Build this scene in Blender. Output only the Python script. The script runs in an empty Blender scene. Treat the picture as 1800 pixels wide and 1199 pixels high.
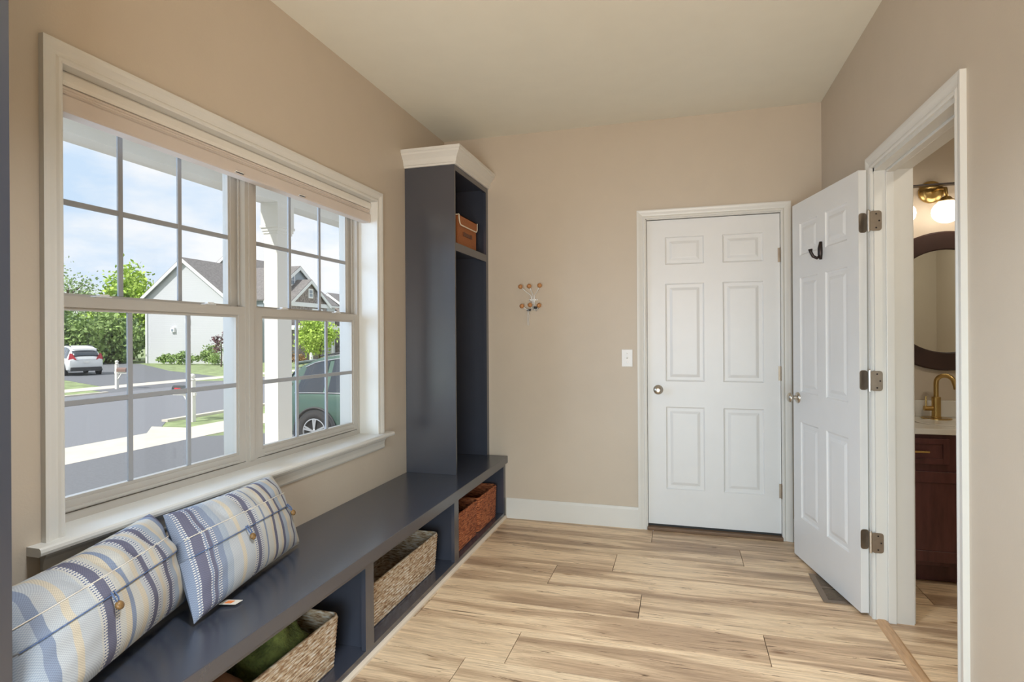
import bpy, bmesh, math, random
from mathutils import Vector, Matrix
import numpy as np
random.seed(7); rng = np.random.default_rng(7)
PI = math.pi
scene = bpy.context.scene
COL = scene.collection

# ---------------------------------------------------------------- camera
cd = bpy.data.cameras.new('camera'); cam = bpy.data.objects.new('camera', cd); COL.objects.link(cam)
cd.sensor_width = 36.0; cd.lens = 36.0 * 1020.54 / 1800.0
cd.shift_y = -7.63 / 1800.0; cd.clip_start = 0.02; cd.clip_end = 600
_r = Vector((0.96018995, 0.27928049, -0.00613788)); _u = Vector((0.00601927, 0.00128229, 0.99998106)); _f = Vector((-0.27928307, 0.96020871, 0.00044983))
cam.matrix_world = Matrix(((_r.x, _u.x, -_f.x, 0), (_r.y, _u.y, -_f.y, 0), (_r.z, _u.z, -_f.z, 1.2879), (0, 0, 0, 1)))
scene.camera = cam

# ---------------------------------------------------------------- colour management
vs = scene.view_settings
vs.view_transform = 'Standard'; vs.look = 'None'; vs.gamma = 1.0; vs.use_curve_mapping = False
vs.exposure = 0.0

# ---------------------------------------------------------------- sky
world = bpy.data.worlds.new('sky'); scene.world = world; world.use_nodes = True
nt = world.node_tree; nt.nodes.clear()
def N(t, tree, **kw):
    n = tree.nodes.new(t)
    for k, v in kw.items(): setattr(n, k, v)
    return n
wo = N('ShaderNodeOutputWorld', nt); bg = N('ShaderNodeBackground', nt)
tc = N('ShaderNodeTexCoord', nt); mp = N('ShaderNodeMapping', nt); mp.inputs['Scale'].default_value = (1.0, 1.0, 2.6)
no = N('ShaderNodeTexNoise', nt); no.inputs['Scale'].default_value = 3.2; no.inputs['Detail'].default_value = 7; no.inputs['Roughness'].default_value = 0.55
cr = N('ShaderNodeValToRGB', nt)
cr.color_ramp.elements[0].position = 0.37; cr.color_ramp.elements[0].color = (0.64, 0.80, 1.0, 1)
cr.color_ramp.elements[1].position = 0.56; cr.color_ramp.elements[1].color = (1.0, 1.0, 1.02, 1)
nt.links.new(tc.outputs['Generated'], mp.inputs['Vector']); nt.links.new(mp.outputs['Vector'], no.inputs['Vector'])
nt.links.new(no.outputs['Fac'], cr.inputs['Fac']); nt.links.new(cr.outputs['Color'], bg.inputs['Color'])
bg.inputs['Strength'].default_value = 1.08
nt.links.new(bg.outputs['Background'], wo.inputs['Surface'])

# ---------------------------------------------------------------- sun and large lights
def light(name, kind, loc, aim, energy, color, **kw):
    l = bpy.data.lights.new(name, kind); l.energy = energy; l.color = color
    for k, v in kw.items(): setattr(l, k, v)
    o = bpy.data.objects.new(name, l); COL.objects.link(o); o.location = loc
    o.rotation_euler = (Vector(aim) - Vector(loc)).to_track_quat('-Z', 'Y').to_euler()
    return o
light('sun', 'SUN', (-10, -20, 24), (-10 + 3.5, -20 + 7.5, 24 - 8.5), 4.9, (1.0, 0.97, 0.92), angle=0.009)
# added area lamp behind the camera, standing for daylight from an assumed glass door
light('back_fill', 'AREA', (0.0, -1.68, 0.85), (-0.45, 2.0, 0.25), 45, (0.80, 0.94, 1.0), shape='RECTANGLE', size=1.25, size_y=1.5, spread=math.radians(120))
# added area lamp on the porch, kept out of view, boosting the window daylight
light('porch_fill', 'AREA', (-3.35, 1.45, 1.65), (0.84, 2.3, 0.35), 78, (0.50, 0.70, 1.0), shape='RECTANGLE', size=1.5, size_y=1.5)
# added unseen disk lamp under the ceiling, lifting the floor and lower walls
light('ceiling_fill', 'AREA', (-0.35, 1.15, 2.69), (-0.35, 1.15, 0.0), 24, (0.82, 0.91, 1.0), shape='DISK', size=0.36, spread=math.radians(115))
# unseen lamp added to brighten the bathroom and its mirror
light('bathroom_fill', 'AREA', (1.85, 2.1, 2.70), (1.85, 2.1, 0.0), 13, (1.0, 0.93, 0.80), shape='DISK', size=0.30)
# added warm spot near the camera, tinting the ceiling and upper walls
light('warm_spot_fill', 'SPOT', (0.10, -0.45, 1.45), (-0.55, 2.70, 2.75), 110, (1.0, 0.60, 0.32), spot_size=math.radians(80), spot_blend=1.0, shadow_soft_size=0.12)

# ---------------------------------------------------------------- materials
def mat(name, base, rough=0.5, metal=0.0, var=0.0, scale=8.0, bump=0.0, bscale=60.0, spec=0.5, emis=None, estr=0.0, coat=0.0, stretch=None):
    m = bpy.data.materials.new(name); m.use_nodes = True
    t = m.node_tree; b = t.nodes['Principled BSDF']
    b.inputs['Base Color'].default_value = (*base, 1); b.inputs['Roughness'].default_value = rough
    b.inputs['Metallic'].default_value = metal; b.inputs['Specular IOR Level'].default_value = spec
    b.inputs['Coat Weight'].default_value = coat
    if emis: b.inputs['Emission Color'].default_value = (*emis, 1); b.inputs['Emission Strength'].default_value = estr
    c = N('ShaderNodeTexCoord', t)
    src = c.outputs['Object']
    if stretch:
        mm = N('ShaderNodeMapping', t); mm.inputs['Scale'].default_value = stretch
        t.links.new(src, mm.inputs['Vector']); src = mm.outputs['Vector']
    n = N('ShaderNodeTexNoise', t); n.inputs['Scale'].default_value = scale; n.inputs['Detail'].default_value = 4
    t.links.new(src, n.inputs['Vector'])
    r = N('ShaderNodeValToRGB', t)
    v = max(var, 0.012)
    r.color_ramp.elements[0].position = .3; r.color_ramp.elements[1].position = .7
    r.color_ramp.elements[0].color = (*[x * (1 - v) for x in base], 1); r.color_ramp.elements[1].color = (*[min(1, x * (1 + v)) for x in base], 1)
    t.links.new(n.outputs['Fac'], r.inputs['Fac']); t.links.new(r.outputs['Color'], b.inputs['Base Color'])
    if bump:
        n2 = N('ShaderNodeTexNoise', t); n2.inputs['Scale'].default_value = bscale; n2.inputs['Detail'].default_value = 3
        t.links.new(src, n2.inputs['Vector'])
        bp = N('ShaderNodeBump', t); bp.inputs['Strength'].default_value = bump; bp.inputs['Distance'].default_value = 0.01
        t.links.new(n2.outputs['Fac'], bp.inputs['Height']); t.links.new(bp.outputs['Normal'], b.inputs['Normal'])
    return m
M = {}
M['wall'] = mat('beige_wall_paint', (0.57, 0.485, 0.385), 0.42, var=.01, bump=.05, bscale=140, spec=.35)
M['ceil'] = mat('ceiling_paint', (0.81, 0.785, 0.68), 0.9, var=.01)
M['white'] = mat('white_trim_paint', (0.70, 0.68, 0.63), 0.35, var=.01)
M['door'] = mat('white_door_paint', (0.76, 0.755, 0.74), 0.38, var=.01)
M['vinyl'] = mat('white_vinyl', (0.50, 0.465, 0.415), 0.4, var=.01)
M['grille'] = mat('grille_between_panes', (0.36, 0.37, 0.39), 0.5, var=.01)  # greyer than the sashes: the backlit shade is put into the colour
M['navy'] = mat('navy_cabinet_paint', (0.042, 0.047, 0.065), 0.25, var=.04, scale=3, bump=.015, bscale=60, spec=1.0)
M['navy'].node_tree.nodes['Principled BSDF'].inputs['IOR'].default_value = 1.62
M['navy_in'] = M['navy']
M['nickel'] = mat('satin_nickel', (0.55, 0.50, 0.43), 0.28, 1.0, var=.03)
M['hinge'] = mat('aged_nickel_hinge', (0.33, 0.27, 0.21), 0.38, 1.0, var=.08, scale=40)
M['bronze'] = mat('oil_rubbed_bronze', (0.035, 0.025, 0.022), 0.35, .6, var=.1)
M['brass'] = mat('brushed_brass', (0.52, 0.36, 0.14), 0.28, 1.0, var=.05)
M['dark'] = mat('dark_rubber', (0.02, 0.02, 0.02), 0.6)
M['thresh'] = mat('brown_threshold', (0.16, 0.09, 0.045), 0.5, var=.2, scale=20, stretch=(1, 8, 8))
M['oakstrip'] = mat('oak_transition_strip', (0.52, 0.32, 0.17), 0.45, var=.15, scale=14, stretch=(8, 1, 8))
M['register'] = mat('taupe_metal', (0.23, 0.17, 0.12), 0.45, .3, var=.05)
M['ball'] = mat('wooden_ball', (0.48, 0.22, 0.08), 0.4, var=.15, scale=60)
M['wire'] = mat('white_wire', (0.80, 0.80, 0.78), 0.35, .2)
M['plate'] = mat('white_plastic', (0.82, 0.81, 0.79), 0.35)
M['shade'] = mat('cellular_shade_fabric', (0.66, 0.58, 0.52), 0.9, var=.03)
M['shaderail'] = mat('shade_rail', (0.80, 0.76, 0.68), 0.45)
M['wood_dark'] = mat('espresso_wood', (0.085, 0.028, 0.026), 0.33, var=.25, scale=6, stretch=(6, 6, 1))
M['mframe'] = mat('dark_mirror_frame', (0.040, 0.018, 0.014), 0.35, var=.2)
M['counter'] = mat('cultured_marble', (0.72, 0.69, 0.63), 0.2, var=.03)
M['bathwall'] = mat('bathroom_paint', (0.60, 0.54, 0.44), 0.5, var=.01)
M['leather'] = mat('tan_box_fabric', (0.34, 0.115, 0.035), 0.7, var=.12, scale=90, bump=.2, bscale=200)
M['leather_dk'] = mat('brown_pull', (0.13, 0.045, 0.02), 0.6)
M['cream'] = mat('cream_piping', (0.80, 0.70, 0.55), 0.7)
M['cord'] = mat('blue_cord', (0.10, 0.15, 0.28), 0.8, var=.3, scale=200)
M['button'] = mat('coconut_button', (0.22, 0.12, 0.04), 0.4, var=.4, scale=120)
M['tag'] = mat('tag_cloth', (0.72, 0.66, 0.58), 0.8)
M['tagred'] = mat('tag_print', (0.72, 0.22, 0.06), 0.8)
M['greenknit'] = mat('green_knit', (0.13, 0.15, 0.035), 0.95, var=.35, scale=40, bump=.6, bscale=120)
M['browncloth'] = mat('brown_cloth', (0.20, 0.085, 0.035), 0.95, var=.3, scale=10)
M['kick'] = mat('kick_strip', (0.72, 0.62, 0.50), 0.5, var=.04)

def glass_mat(name, tint=(1, 1, 1), refl=.06):
    m = bpy.data.materials.new(name); m.use_nodes = True; t = m.node_tree; t.nodes.clear()
    o = N('ShaderNodeOutputMaterial', t); tr = N('ShaderNodeBsdfTransparent', t); gl = N('ShaderNodeBsdfGlossy', t); mx = N('ShaderNodeMixShader', t)
    tr.inputs['Color'].default_value = (*tint, 1); gl.inputs['Roughness'].default_value = 0.02; mx.inputs['Fac'].default_value = refl
    t.links.new(tr.outputs[0], mx.inputs[1]); t.links.new(gl.outputs[0], mx.inputs[2]); t.links.new(mx.outputs[0], o.inputs['Surface'])
    return m
M['glass'] = glass_mat('window_glass', (0.97, 0.98, 0.98), .035)
M['mirror'] = mat('mirror_silver', (0.86, 0.88, 0.86), 0.02, 1.0, var=.004)
M['globe'] = mat('opal_globe', (0.9, 0.88, 0.84), 0.3, emis=(1.0, 0.90, 0.76), estr=5.0)

def plank_mat(name):
    m = bpy.data.materials.new(name); m.use_nodes = True; t = m.node_tree; b = t.nodes['Principled BSDF']; L = t.links.new
    geo = N('ShaderNodeNewGeometry', t); oi = N('ShaderNodeObjectInfo', t)
    off = N('ShaderNodeVectorMath', t, operation='SCALE'); off.inputs[0].default_value = (13.7, 7.3, 3.1); L(oi.outputs['Random'], off.inputs['Scale'])
    add = N('ShaderNodeVectorMath', t, operation='ADD'); L(geo.outputs['Position'], add.inputs[0]); L(off.outputs[0], add.inputs[1])
    def noise(sc, scale, detail=5, rough=.55, dist=0.0):
        mp = N('ShaderNodeMapping', t); mp.inputs['Scale'].default_value = sc; L(add.outputs[0], mp.inputs['Vector'])
        n = N('ShaderNodeTexNoise', t); n.inputs['Scale'].default_value = scale; n.inputs['Detail'].default_value = detail
        n.inputs['Roughness'].default_value = rough; n.inputs['Distortion'].default_value = dist; L(mp.outputs[0], n.inputs['Vector']); return n
    broad = noise((.55, 5.5, 1), 1.6, 4, .5, .4)
    r1 = N('ShaderNodeValToRGB', t); e = r1.color_ramp.elements
    e[0].position = .36; e[0].color = (0.46, 0.315, 0.20, 1); e[1].position = .66; e[1].color = (0.94, 0.735, 0.50, 1)
    x = e.new(.47); x.color = (0.65, 0.465, 0.30, 1); x = e.new(.53); x.color = (0.87, 0.665, 0.44, 1)
    L(broad.outputs['Fac'], r1.inputs['Fac'])
    fine = noise((1.6, 34, 1), 3.6, 8, .7, .3)
    r2 = N('ShaderNodeValToRGB', t); e = r2.color_ramp.elements
    e[0].position = .36; e[0].color = (.70, .66, .62, 1); e[1].position = .60; e[1].color = (1.05, 1.04, 1.03, 1); L(fine.outputs['Fac'], r2.inputs['Fac'])
    mx = N('ShaderNodeMix', t, data_type='RGBA', blend_type='MULTIPLY'); mx.inputs['Factor'].default_value = 1
    L(r1.outputs['Color'], mx.inputs['A']); L(r2.outputs['Color'], mx.inputs['B'])
    crack = noise((1.5, 17, 1), 2.1, 9, .66, 1.6)
    r3 = N('ShaderNodeValToRGB', t); e = r3.color_ramp.elements
    e[0].position = .345; e[0].color = (.20, .14, .10, 1); e[1].position = .405; e[1].color = (1, 1, 1, 1); L(crack.outputs['Fac'], r3.inputs['Fac'])
    m2 = N('ShaderNodeMix', t, data_type='RGBA', blend_type='MULTIPLY'); m2.inputs['Factor'].default_value = .9
    L(mx.outputs['Result'], m2.inputs['A']); L(r3.outputs['Color'], m2.inputs['B'])
    knot = N('ShaderNodeTexVoronoi', t); mpk = N('ShaderNodeMapping', t); mpk.inputs['Scale'].default_value = (1.6, 4.4, 1); L(add.outputs[0], mpk.inputs['Vector']); L(mpk.outputs[0], knot.inputs['Vector']); knot.inputs['Scale'].default_value = 1.3
    r4 = N('ShaderNodeValToRGB', t); e = r4.color_ramp.elements
    e[0].position = .02; e[0].color = (.42, .28, .17, 1); e[1].position = .085; e[1].color = (1, 1, 1, 1); L(knot.outputs['Distance'], r4.inputs['Fac'])
    m3 = N('ShaderNodeMix', t, data_type='RGBA', blend_type='MULTIPLY'); m3.inputs['Factor'].default_value = .8
    L(m2.outputs['Result'], m3.inputs['A']); L(r4.outputs['Color'], m3.inputs['B'])
    hs = N('ShaderNodeHueSaturation', t); mr = N('ShaderNodeMapRange', t); mr.inputs['To Min'].default_value = .92; mr.inputs['To Max'].default_value = 1.08
    L(oi.outputs['Random'], mr.inputs['Value']); L(mr.outputs[0], hs.inputs['Value']); L(m3.outputs['Result'], hs.inputs['Color'])
    L(hs.outputs['Color'], b.inputs['Base Color']); b.inputs['Roughness'].default_value = .42
    return m
M['plank'] = plank_mat('light_maple_plank')

def basket_mat(name, c1, c2, c3):
    m = bpy.data.materials.new(name); m.use_nodes = True; t = m.node_tree; b = t.nodes['Principled BSDF']; L = t.links.new
    c = N('ShaderNodeTexCoord', t)
    mp = N('ShaderNodeMapping', t); mp.inputs['Scale'].default_value = (34, 34, 170); L(c.outputs['Object'], mp.inputs['Vector'])
    n = N('ShaderNodeTexNoise', t); n.inputs['Scale'].default_value = 1.0; n.inputs['Detail'].default_value = 3; L(mp.outputs[0], n.inputs['Vector'])
    r = N('ShaderNodeValToRGB', t); e = r.color_ramp.elements
    e[0].position = .32; e[0].color = (*c1, 1); e[1].position = .66; e[1].color = (*c3, 1); x = e.new(.5); x.color = (*c2, 1)
    L(n.outputs['Fac'], r.inputs['Fac']); L(r.outputs['Color'], b.inputs['Base Color']); b.inputs['Roughness'].default_value = .8
    bp = N('ShaderNodeBump', t); bp.inputs['Strength'].default_value = .8; bp.inputs['Distance'].default_value = .004
    L(n.outputs['Fac'], bp.inputs['Height']); L(bp.outputs['Normal'], b.inputs['Normal'])
    return m
M['seagrass'] = basket_mat('grey_seagrass', (0.20, 0.10, 0.045), (0.50, 0.37, 0.24), (0.66, 0.60, 0.52))
M['redbasket'] = basket_mat('russet_rope', (0.10, 0.022, 0.008), (0.36, 0.10, 0.035), (0.52, 0.19, 0.075))

# ---------------------------------------------------------------- mesh helpers
class MB:
    def __init__(s): s.v = []; s.f = []
    def add(s, vs, fs):
        o = len(s.v); s.v += [tuple(p) for p in vs]; s.f += [tuple(i + o for i in f) for f in fs]; return s
    def box(s, x0, x1, y0, y1, z0, z1):
        return s.add([(x0,y0,z0),(x1,y0,z0),(x1,y1,z0),(x0,y1,z0),(x0,y0,z1),(x1,y0,z1),(x1,y1,z1),(x0,y1,z1)],
                     [(0,3,2,1),(4,5,6,7),(0,1,5,4),(1,2,6,5),(2,3,7,6),(3,0,4,7)])
    def hexa(s, P):  # 8 corner points, bottom ring then top ring
        return s.add(P, [(0,3,2,1),(4,5,6,7),(0,1,5,4),(1,2,6,5),(2,3,7,6),(3,0,4,7)])
    def ring_loft(s, rings, cap=True, closed=True):
        n = len(rings[0]); o = len(s.v)
        for r in rings: s.v += [tuple(p) for p in r]
        for i in range(len(rings) - 1):
            for j in range(n if closed else n - 1):
                a = o + i*n + j; b = o + i*n + (j+1) % n
                s.f.append((a, b, b + n, a + n))
        if cap: s.f.append(tuple(o + j for j in reversed(range(n)))); s.f.append(tuple(o + (len(rings)-1)*n + j for j in range(n)))
        return s
    def tube(s, pts, r, n=10, cap=True):
        pts = [Vector(p) for p in pts]; rings = []
        up = Vector((0, 0, 1)); prev = None
        for i, p in enumerate(pts):
            d = (pts[min(i+1, len(pts)-1)] - pts[max(i-1, 0)]).normalized()
            if prev is None:
                a = d.cross(up if abs(d.z) < .9 else Vector((1, 0, 0))).normalized()
            else: a = (prev - d * prev.dot(d)).normalized()
            prev = a; b = d.cross(a); rr = r[i] if isinstance(r, (list, tuple)) else r
            rings.append([p + (a*math.cos(2*PI*k/n) + b*math.sin(2*PI*k/n))*rr for k in range(n)])
        return s.ring_loft(rings, cap)
    def lathe(s, prof, origin=(0,0,0), axis=(0,0,1), n=20):  # prof: (r, h)
        ax = Vector(axis).normalized(); a = ax.cross(Vector((1,0,0)) if abs(ax.x) < .9 else Vector((0,1,0))).normalized(); b = ax.cross(a); o = Vector(origin)
        return s.ring_loft([[o + ax*h + (a*math.cos(2*PI*k/n) + b*math.sin(2*PI*k/n))*max(r, 1e-5) for k in range(n)] for r, h in prof])
    def prism(s, poly, z0, z1):
        return s.ring_loft([[(x, y, z0) for x, y in poly], [(x, y, z1) for x, y in poly]])
    def build(s, name, m, parent=None, smooth=False, bevel=0.0, seg=2):
        me = bpy.data.meshes.new(name); me.from_pydata(s.v, [], s.f); me.validate()
        bm = bmesh.new(); bm.from_mesh(me); bmesh.ops.recalc_face_normals(bm, faces=bm.faces)
        if bevel: bmesh.ops.bevel(bm, geom=list(bm.edges), offset=bevel, segments=seg, affect='EDGES', profile=.6, clamp_overlap=True)
        bm.to_mesh(me); bm.free()
        if smooth: me.polygons.foreach_set('use_smooth', [True]*len(me.polygons))
        me.materials.append(m if not isinstance(m, str) else M[m])
        o = bpy.data.objects.new(name, me); COL.objects.link(o)
        if parent: o.parent = parent
        return o
def smooth_angle(o, deg=40):
    me = o.data; me.polygons.foreach_set('use_smooth', [True]*len(me.polygons))
    me.set_sharp_from_angle(angle=math.radians(deg)); return o
def raw(name, V, F, m, parent=None, smooth=False):
    me = bpy.data.meshes.new(name); me.from_pydata([tuple(map(float, v)) for v in V], [], F)
    if smooth: me.polygons.foreach_set('use_smooth', [True]*len(me.polygons))
    me.materials.append(M[m] if isinstance(m, str) else m); o = bpy.data.objects.new(name, me); COL.objects.link(o)
    if parent: o.parent = parent
    return o
def box(name, m, x0, x1, y0, y1, z0, z1, parent=None, bevel=0.0, seg=2):
    return MB().box(x0, x1, y0, y1, z0, z1).build(name, m, parent, bevel=bevel, seg=seg)
def tag(o, label=None, cat=None, group=None, kind=None):
    if label: o['label'] = label
    if cat: o['category'] = cat
    if group: o['group'] = group
    if kind: o['kind'] = kind
    return o
def empty(name, loc=(0,0,0), rz=0.0):
    o = bpy.data.objects.new(name, None); COL.objects.link(o); o.location = loc; o.rotation_euler = (0, 0, rz); return o
def thing(name, label, cat, loc=(0,0,0), rz=0.0, group=None): return tag(empty(name, loc, rz), label, cat, group)
def struct(name, label=None, loc=(0,0,0)): return tag(empty(name, loc), label, kind='structure')
def grouped_copy(root, loc, rz, label):
    def cp(o, par):
        c = o.copy(); COL.objects.link(c); c.parent = par
        for ch in list(o.children): cp(ch, c)
        return c
    r = cp(root, None); r.location = loc; r.rotation_euler = (0, 0, rz); r['label'] = label; return r
def frame_piece(mb, p0, p1, out, nrm, prof, m0=0, m1=0):
    """sweep prof [(w, t)] from p0 to p1; w grows along out, t along nrm; m0/m1 mitre factors at the ends"""
    p0, p1, out, nrm = Vector(p0), Vector(p1), Vector(out), Vector(nrm); d = (p1 - p0).normalized()
    return mb.ring_loft([[p0 - d*w*m0 + out*w + nrm*t for w, t in prof], [p1 + d*w*m1 + out*w + nrm*t for w, t in prof]])
CASE = [(0, 0), (0, .010), (.006, .013), (.012, .013), (.018, .009), (.026, .011), (.040, .016), (.050, .018), (.057, .018), (.057, 0)]

# ---------------------------------------------------------------- room dimensions
XL, YB, XR, H = -1.667, 3.971, 0.839, 2.7247
YN = -1.70         # wall behind the camera
XO = -1.90         # outer face of the window wall
XB = 0.985         # bathroom face of the right wall
BX = 2.55          # bathroom right wall
WY0, WY1, WZ0, WZ1 = 1.210, 2.960, 0.739, 2.062      # window opening
DX0, DX1, DZ0, DZ1 = -0.222, 0.609, 0.0, 2.068       # far door opening
RY0, RY1, RZ1 = 2.140, 2.978, 2.040                  # bathroom doorway opening

# ================================================================ SETTING
def wall(name, boxes, m, label): 
    mb = MB()
    for b in boxes: mb.box(*b)
    return tag(mb.build(name, m), label, kind='structure')
wall('wall_left', [(XO, XL, YN, WY0-.013, 0, H), (XO, XL, WY1+.013, YB+.12, 0, H), (XO, XL, WY0-.013, WY1+.013, 0, WZ0-.026), (XO, XL, WY0-.013, WY1+.013, WZ1+.013, H)], 'wall', 'beige wall around the double window')
wall('wall_far', [(XL, DX0, YB, YB+.14, 0, H), (DX1, BX, YB, YB+.14, 0, H), (DX0, DX1, YB, YB+.14, DZ1, H), (DX0, DX1, YB+.10, YB+.14, 0, DZ1)], 'wall', 'beige end wall with the closed white door')
wall('wall_right', [(XR, XB, YN, RY0, 0, H), (XR, XB, RY1, YB, 0, H), (XR, XB, RY0, RY1, RZ1, H)], 'wall', 'beige right wall with the bathroom doorway')
wall('wall_back', [(XL, -1.33, YN-.14, YN, 0, H), (.63, XR, YN-.14, YN, 0, H), (-1.33, .63, YN-.14, YN, 2.1, H)], 'wall', 'wall behind the viewer with an opening added for daylight')
wall('wall_bathroom_right', [(BX, BX+.1, .9, YB, 0, H)], 'bathwall', 'bathroom side wall')
wall('wall_bathroom_near', [(XB, BX, .8, .9, 0, H)], 'bathwall', 'bathroom near wall')
tag(box('ceiling', 'ceil', XO, BX+.1, YN-.14, YB+.14, H, H+.12), 'plain off-white ceiling', kind='structure')

# floor: dark underlay with individual planks
fl = tag(box('floor', 'dark', XL, BX, YN, YB, -.05, -.0095), 'pale maple plank floor', kind='structure')
PW = 0.2555; Y0 = 2.191
JX = {0: -.677, 1: .332, 2: -.195, 3: -.677, 4: -.369, 5: .331, 6: -.184, -1: -.84, -2: .12, -3: -.3, -4: .45}
PLEN = 1.52
for k in range(-16, 8):
    y0 = Y0 + k*PW + .0014; y1 = y0 + PW - .0028
    y0 = max(y0, YN); y1 = min(y1, YB)
    if y1 - y0 < .01: continue
    jx = JX.get(k, (k * .53) % 1.5 - .9)
    xs = [jx + PLEN*i for i in range(-3, 4)]
    for lo, hi in [(XL, .858), (.858, BX)]:
        if lo > 0 and y1 < .9: continue
        cuts = [lo] + [x for x in xs if lo + .05 < x < hi - .05] + [hi]
        for a, b in zip(cuts[:-1], cuts[1:]):
            box('plank', 'plank', a + .0014, b - .0014, y0, y1, -.0092, 0.0, fl, bevel=.0008, seg=1)

# baseboards
BASE = [(0, 0), (0, .014), (.125, .014), (.135, .009), (.141, .006), (.141, 0)]
bb = struct('baseboard_far', 'white baseboard along the end wall')
frame_piece(MB(), (-1.20, YB, 0), (DX0-.057, YB, 0), (0,0,1), (0,-1,0), BASE).build('board', 'white', bb)
frame_piece(MB(), (DX1+.057, YB, 0), (XR, YB, 0), (0,0,1), (0,-1,0), BASE).build('board', 'white', bb)
bb = struct('baseboard_right', 'white baseboard along the right wall')
frame_piece(MB(), (XR, YN, 0), (XR, RY0-.057, 0), (0,0,1), (-1,0,0), BASE).build('board', 'white', bb)
frame_piece(MB(), (XR, RY1+.057, 0), (XR, YB-.014, 0), (0,0,1), (-1,0,0), BASE).build('board', 'white', bb)

# ---------------------------------------------------------------- window_1
win = struct('window_1', 'twin white double-hung window with grilles')
xw = XL
frame_piece(MB(), (xw, WY0, WZ0), (xw, WY0, WZ1), (0,-1,0), (1,0,0), CASE, 0, 1).build('casing', 'white', win)
frame_piece(MB(), (xw, WY1, WZ0), (xw, WY1, WZ1), (0,1,0), (1,0,0), CASE, 0, 1).build('casing', 'white', win)
frame_piece(MB(), (xw, WY0, WZ1), (xw, WY1, WZ1), (0,0,1), (1,0,0), CASE, 1, 1).build('casing', 'white', win)
# stool (sill board) with rounded nose and horns, apron
mb = MB()
nose = [(XO+.08, WZ0-.024), (XO+.08, WZ0), (XL+.045, WZ0), (XL+.051, WZ0-.004), (XL+.053, WZ0-.012), (XL+.051, WZ0-.020), (XL+.045, WZ0-.024)]
mb.ring_loft([[(x, WY0, z) for x, z in nose], [(x, WY1, z) for x, z in nose]])
n2 = [(XL, WZ0-.024), (XL, WZ0)] + nose[2:]
mb.ring_loft([[(x, WY0-.094, z) for x, z in n2], [(x, WY0, z) for x, z in n2]])
mb.ring_loft([[(x, WY1, z) for x, z in n2], [(x, WY1+.118, z) for x, z in n2]])
mb.build('sill', 'white', win)
ap = [(0, 0), (0, .022), (.012, .022), (.022, .014), (.040, .011), (.058, .012), (.066, .008), (.070, 0)]
frame_piece(MB(), (XL, WY0-.06, WZ0-.024), (XL, WY1+.07, WZ0-.024), (0,0,-1), (1,0,0), ap).build('apron', 'white', win)
# jamb liners
XF = -1.775     # room face of the vinyl frame
box('jamb', 'white', XO+.005, XL+.0005, WY0-.012, WY0, WZ0-.02, WZ1, win); box('jamb', 'white', XO+.005, XL+.0005, WY1, WY1+.012, WZ0-.02, WZ1, win)
box('jamb', 'white', XO+.005, XL+.0005, WY0-.012, WY1+.012, WZ1, WZ1+.012, win)
YM = (WY0 + WY1) / 2
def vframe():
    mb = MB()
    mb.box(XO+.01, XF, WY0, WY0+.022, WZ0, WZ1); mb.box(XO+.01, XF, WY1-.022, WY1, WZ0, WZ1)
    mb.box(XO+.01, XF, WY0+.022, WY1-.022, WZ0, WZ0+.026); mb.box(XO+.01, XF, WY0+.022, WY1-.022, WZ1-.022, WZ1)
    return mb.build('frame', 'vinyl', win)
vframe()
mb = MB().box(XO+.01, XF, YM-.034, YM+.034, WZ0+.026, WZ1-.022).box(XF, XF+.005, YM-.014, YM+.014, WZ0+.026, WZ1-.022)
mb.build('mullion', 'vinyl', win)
def sash(name, ya, yb, za, zb, x0, x1, st, rb, rt):
    """x0 outer, x1 room side; st stile width, rb / rt bottom and top rail heights"""
    s = MB()
    s.box(x0, x1, ya, ya+st, za, zb); s.box(x0, x1, yb-st, yb, za, zb)
    s.box(x0, x1, ya+st, yb-st, za, za+rb); s.box(x0, x1, ya+st, yb-st, zb-rt, zb)
    b = .010; xi = x1 - .006   # glazing bead
    s.box(x0+.004, xi, ya+st, ya+st+b, za+rb, zb-rt); s.box(x0+.004, xi, yb-st-b, yb-st, za+rb, zb-rt)
    s.box(x0+.004, xi, ya+st+b, yb-st-b, za+rb, za+rb+b); s.box(x0+.004, xi, ya+st+b, yb-st-b, zb-rt-b, zb-rt)
    o = s.build(name, 'vinyl', win)
    ga, gb, gz0, gz1 = ya+st+b, yb-st-b, za+rb+b, zb-rt-b; xm = (x0+x1)/2
    box('glass_pane', 'glass', xm-.0015, xm+.0015, ga, gb, gz0, gz1, o)
    for i in (1, 2):
        y = ga + (gb-ga)*i/3; box('muntin', 'grille', xm+.002, xm+.012, y-.009, y+.009, gz0, gz1, o, bevel=.002, seg=1)
    z = (gz0+gz1)/2
    for i in range(3):
        a = ga + (gb-ga)*i/3 + (.009 if i else 0); c = ga + (gb-ga)*(i+1)/3 - (.009 if i < 2 else 0)
        box('muntin', 'grille', xm+.002, xm+.012, a, c, z-.009, z+.009, o, bevel=.002, seg=1)
    return o
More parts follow.
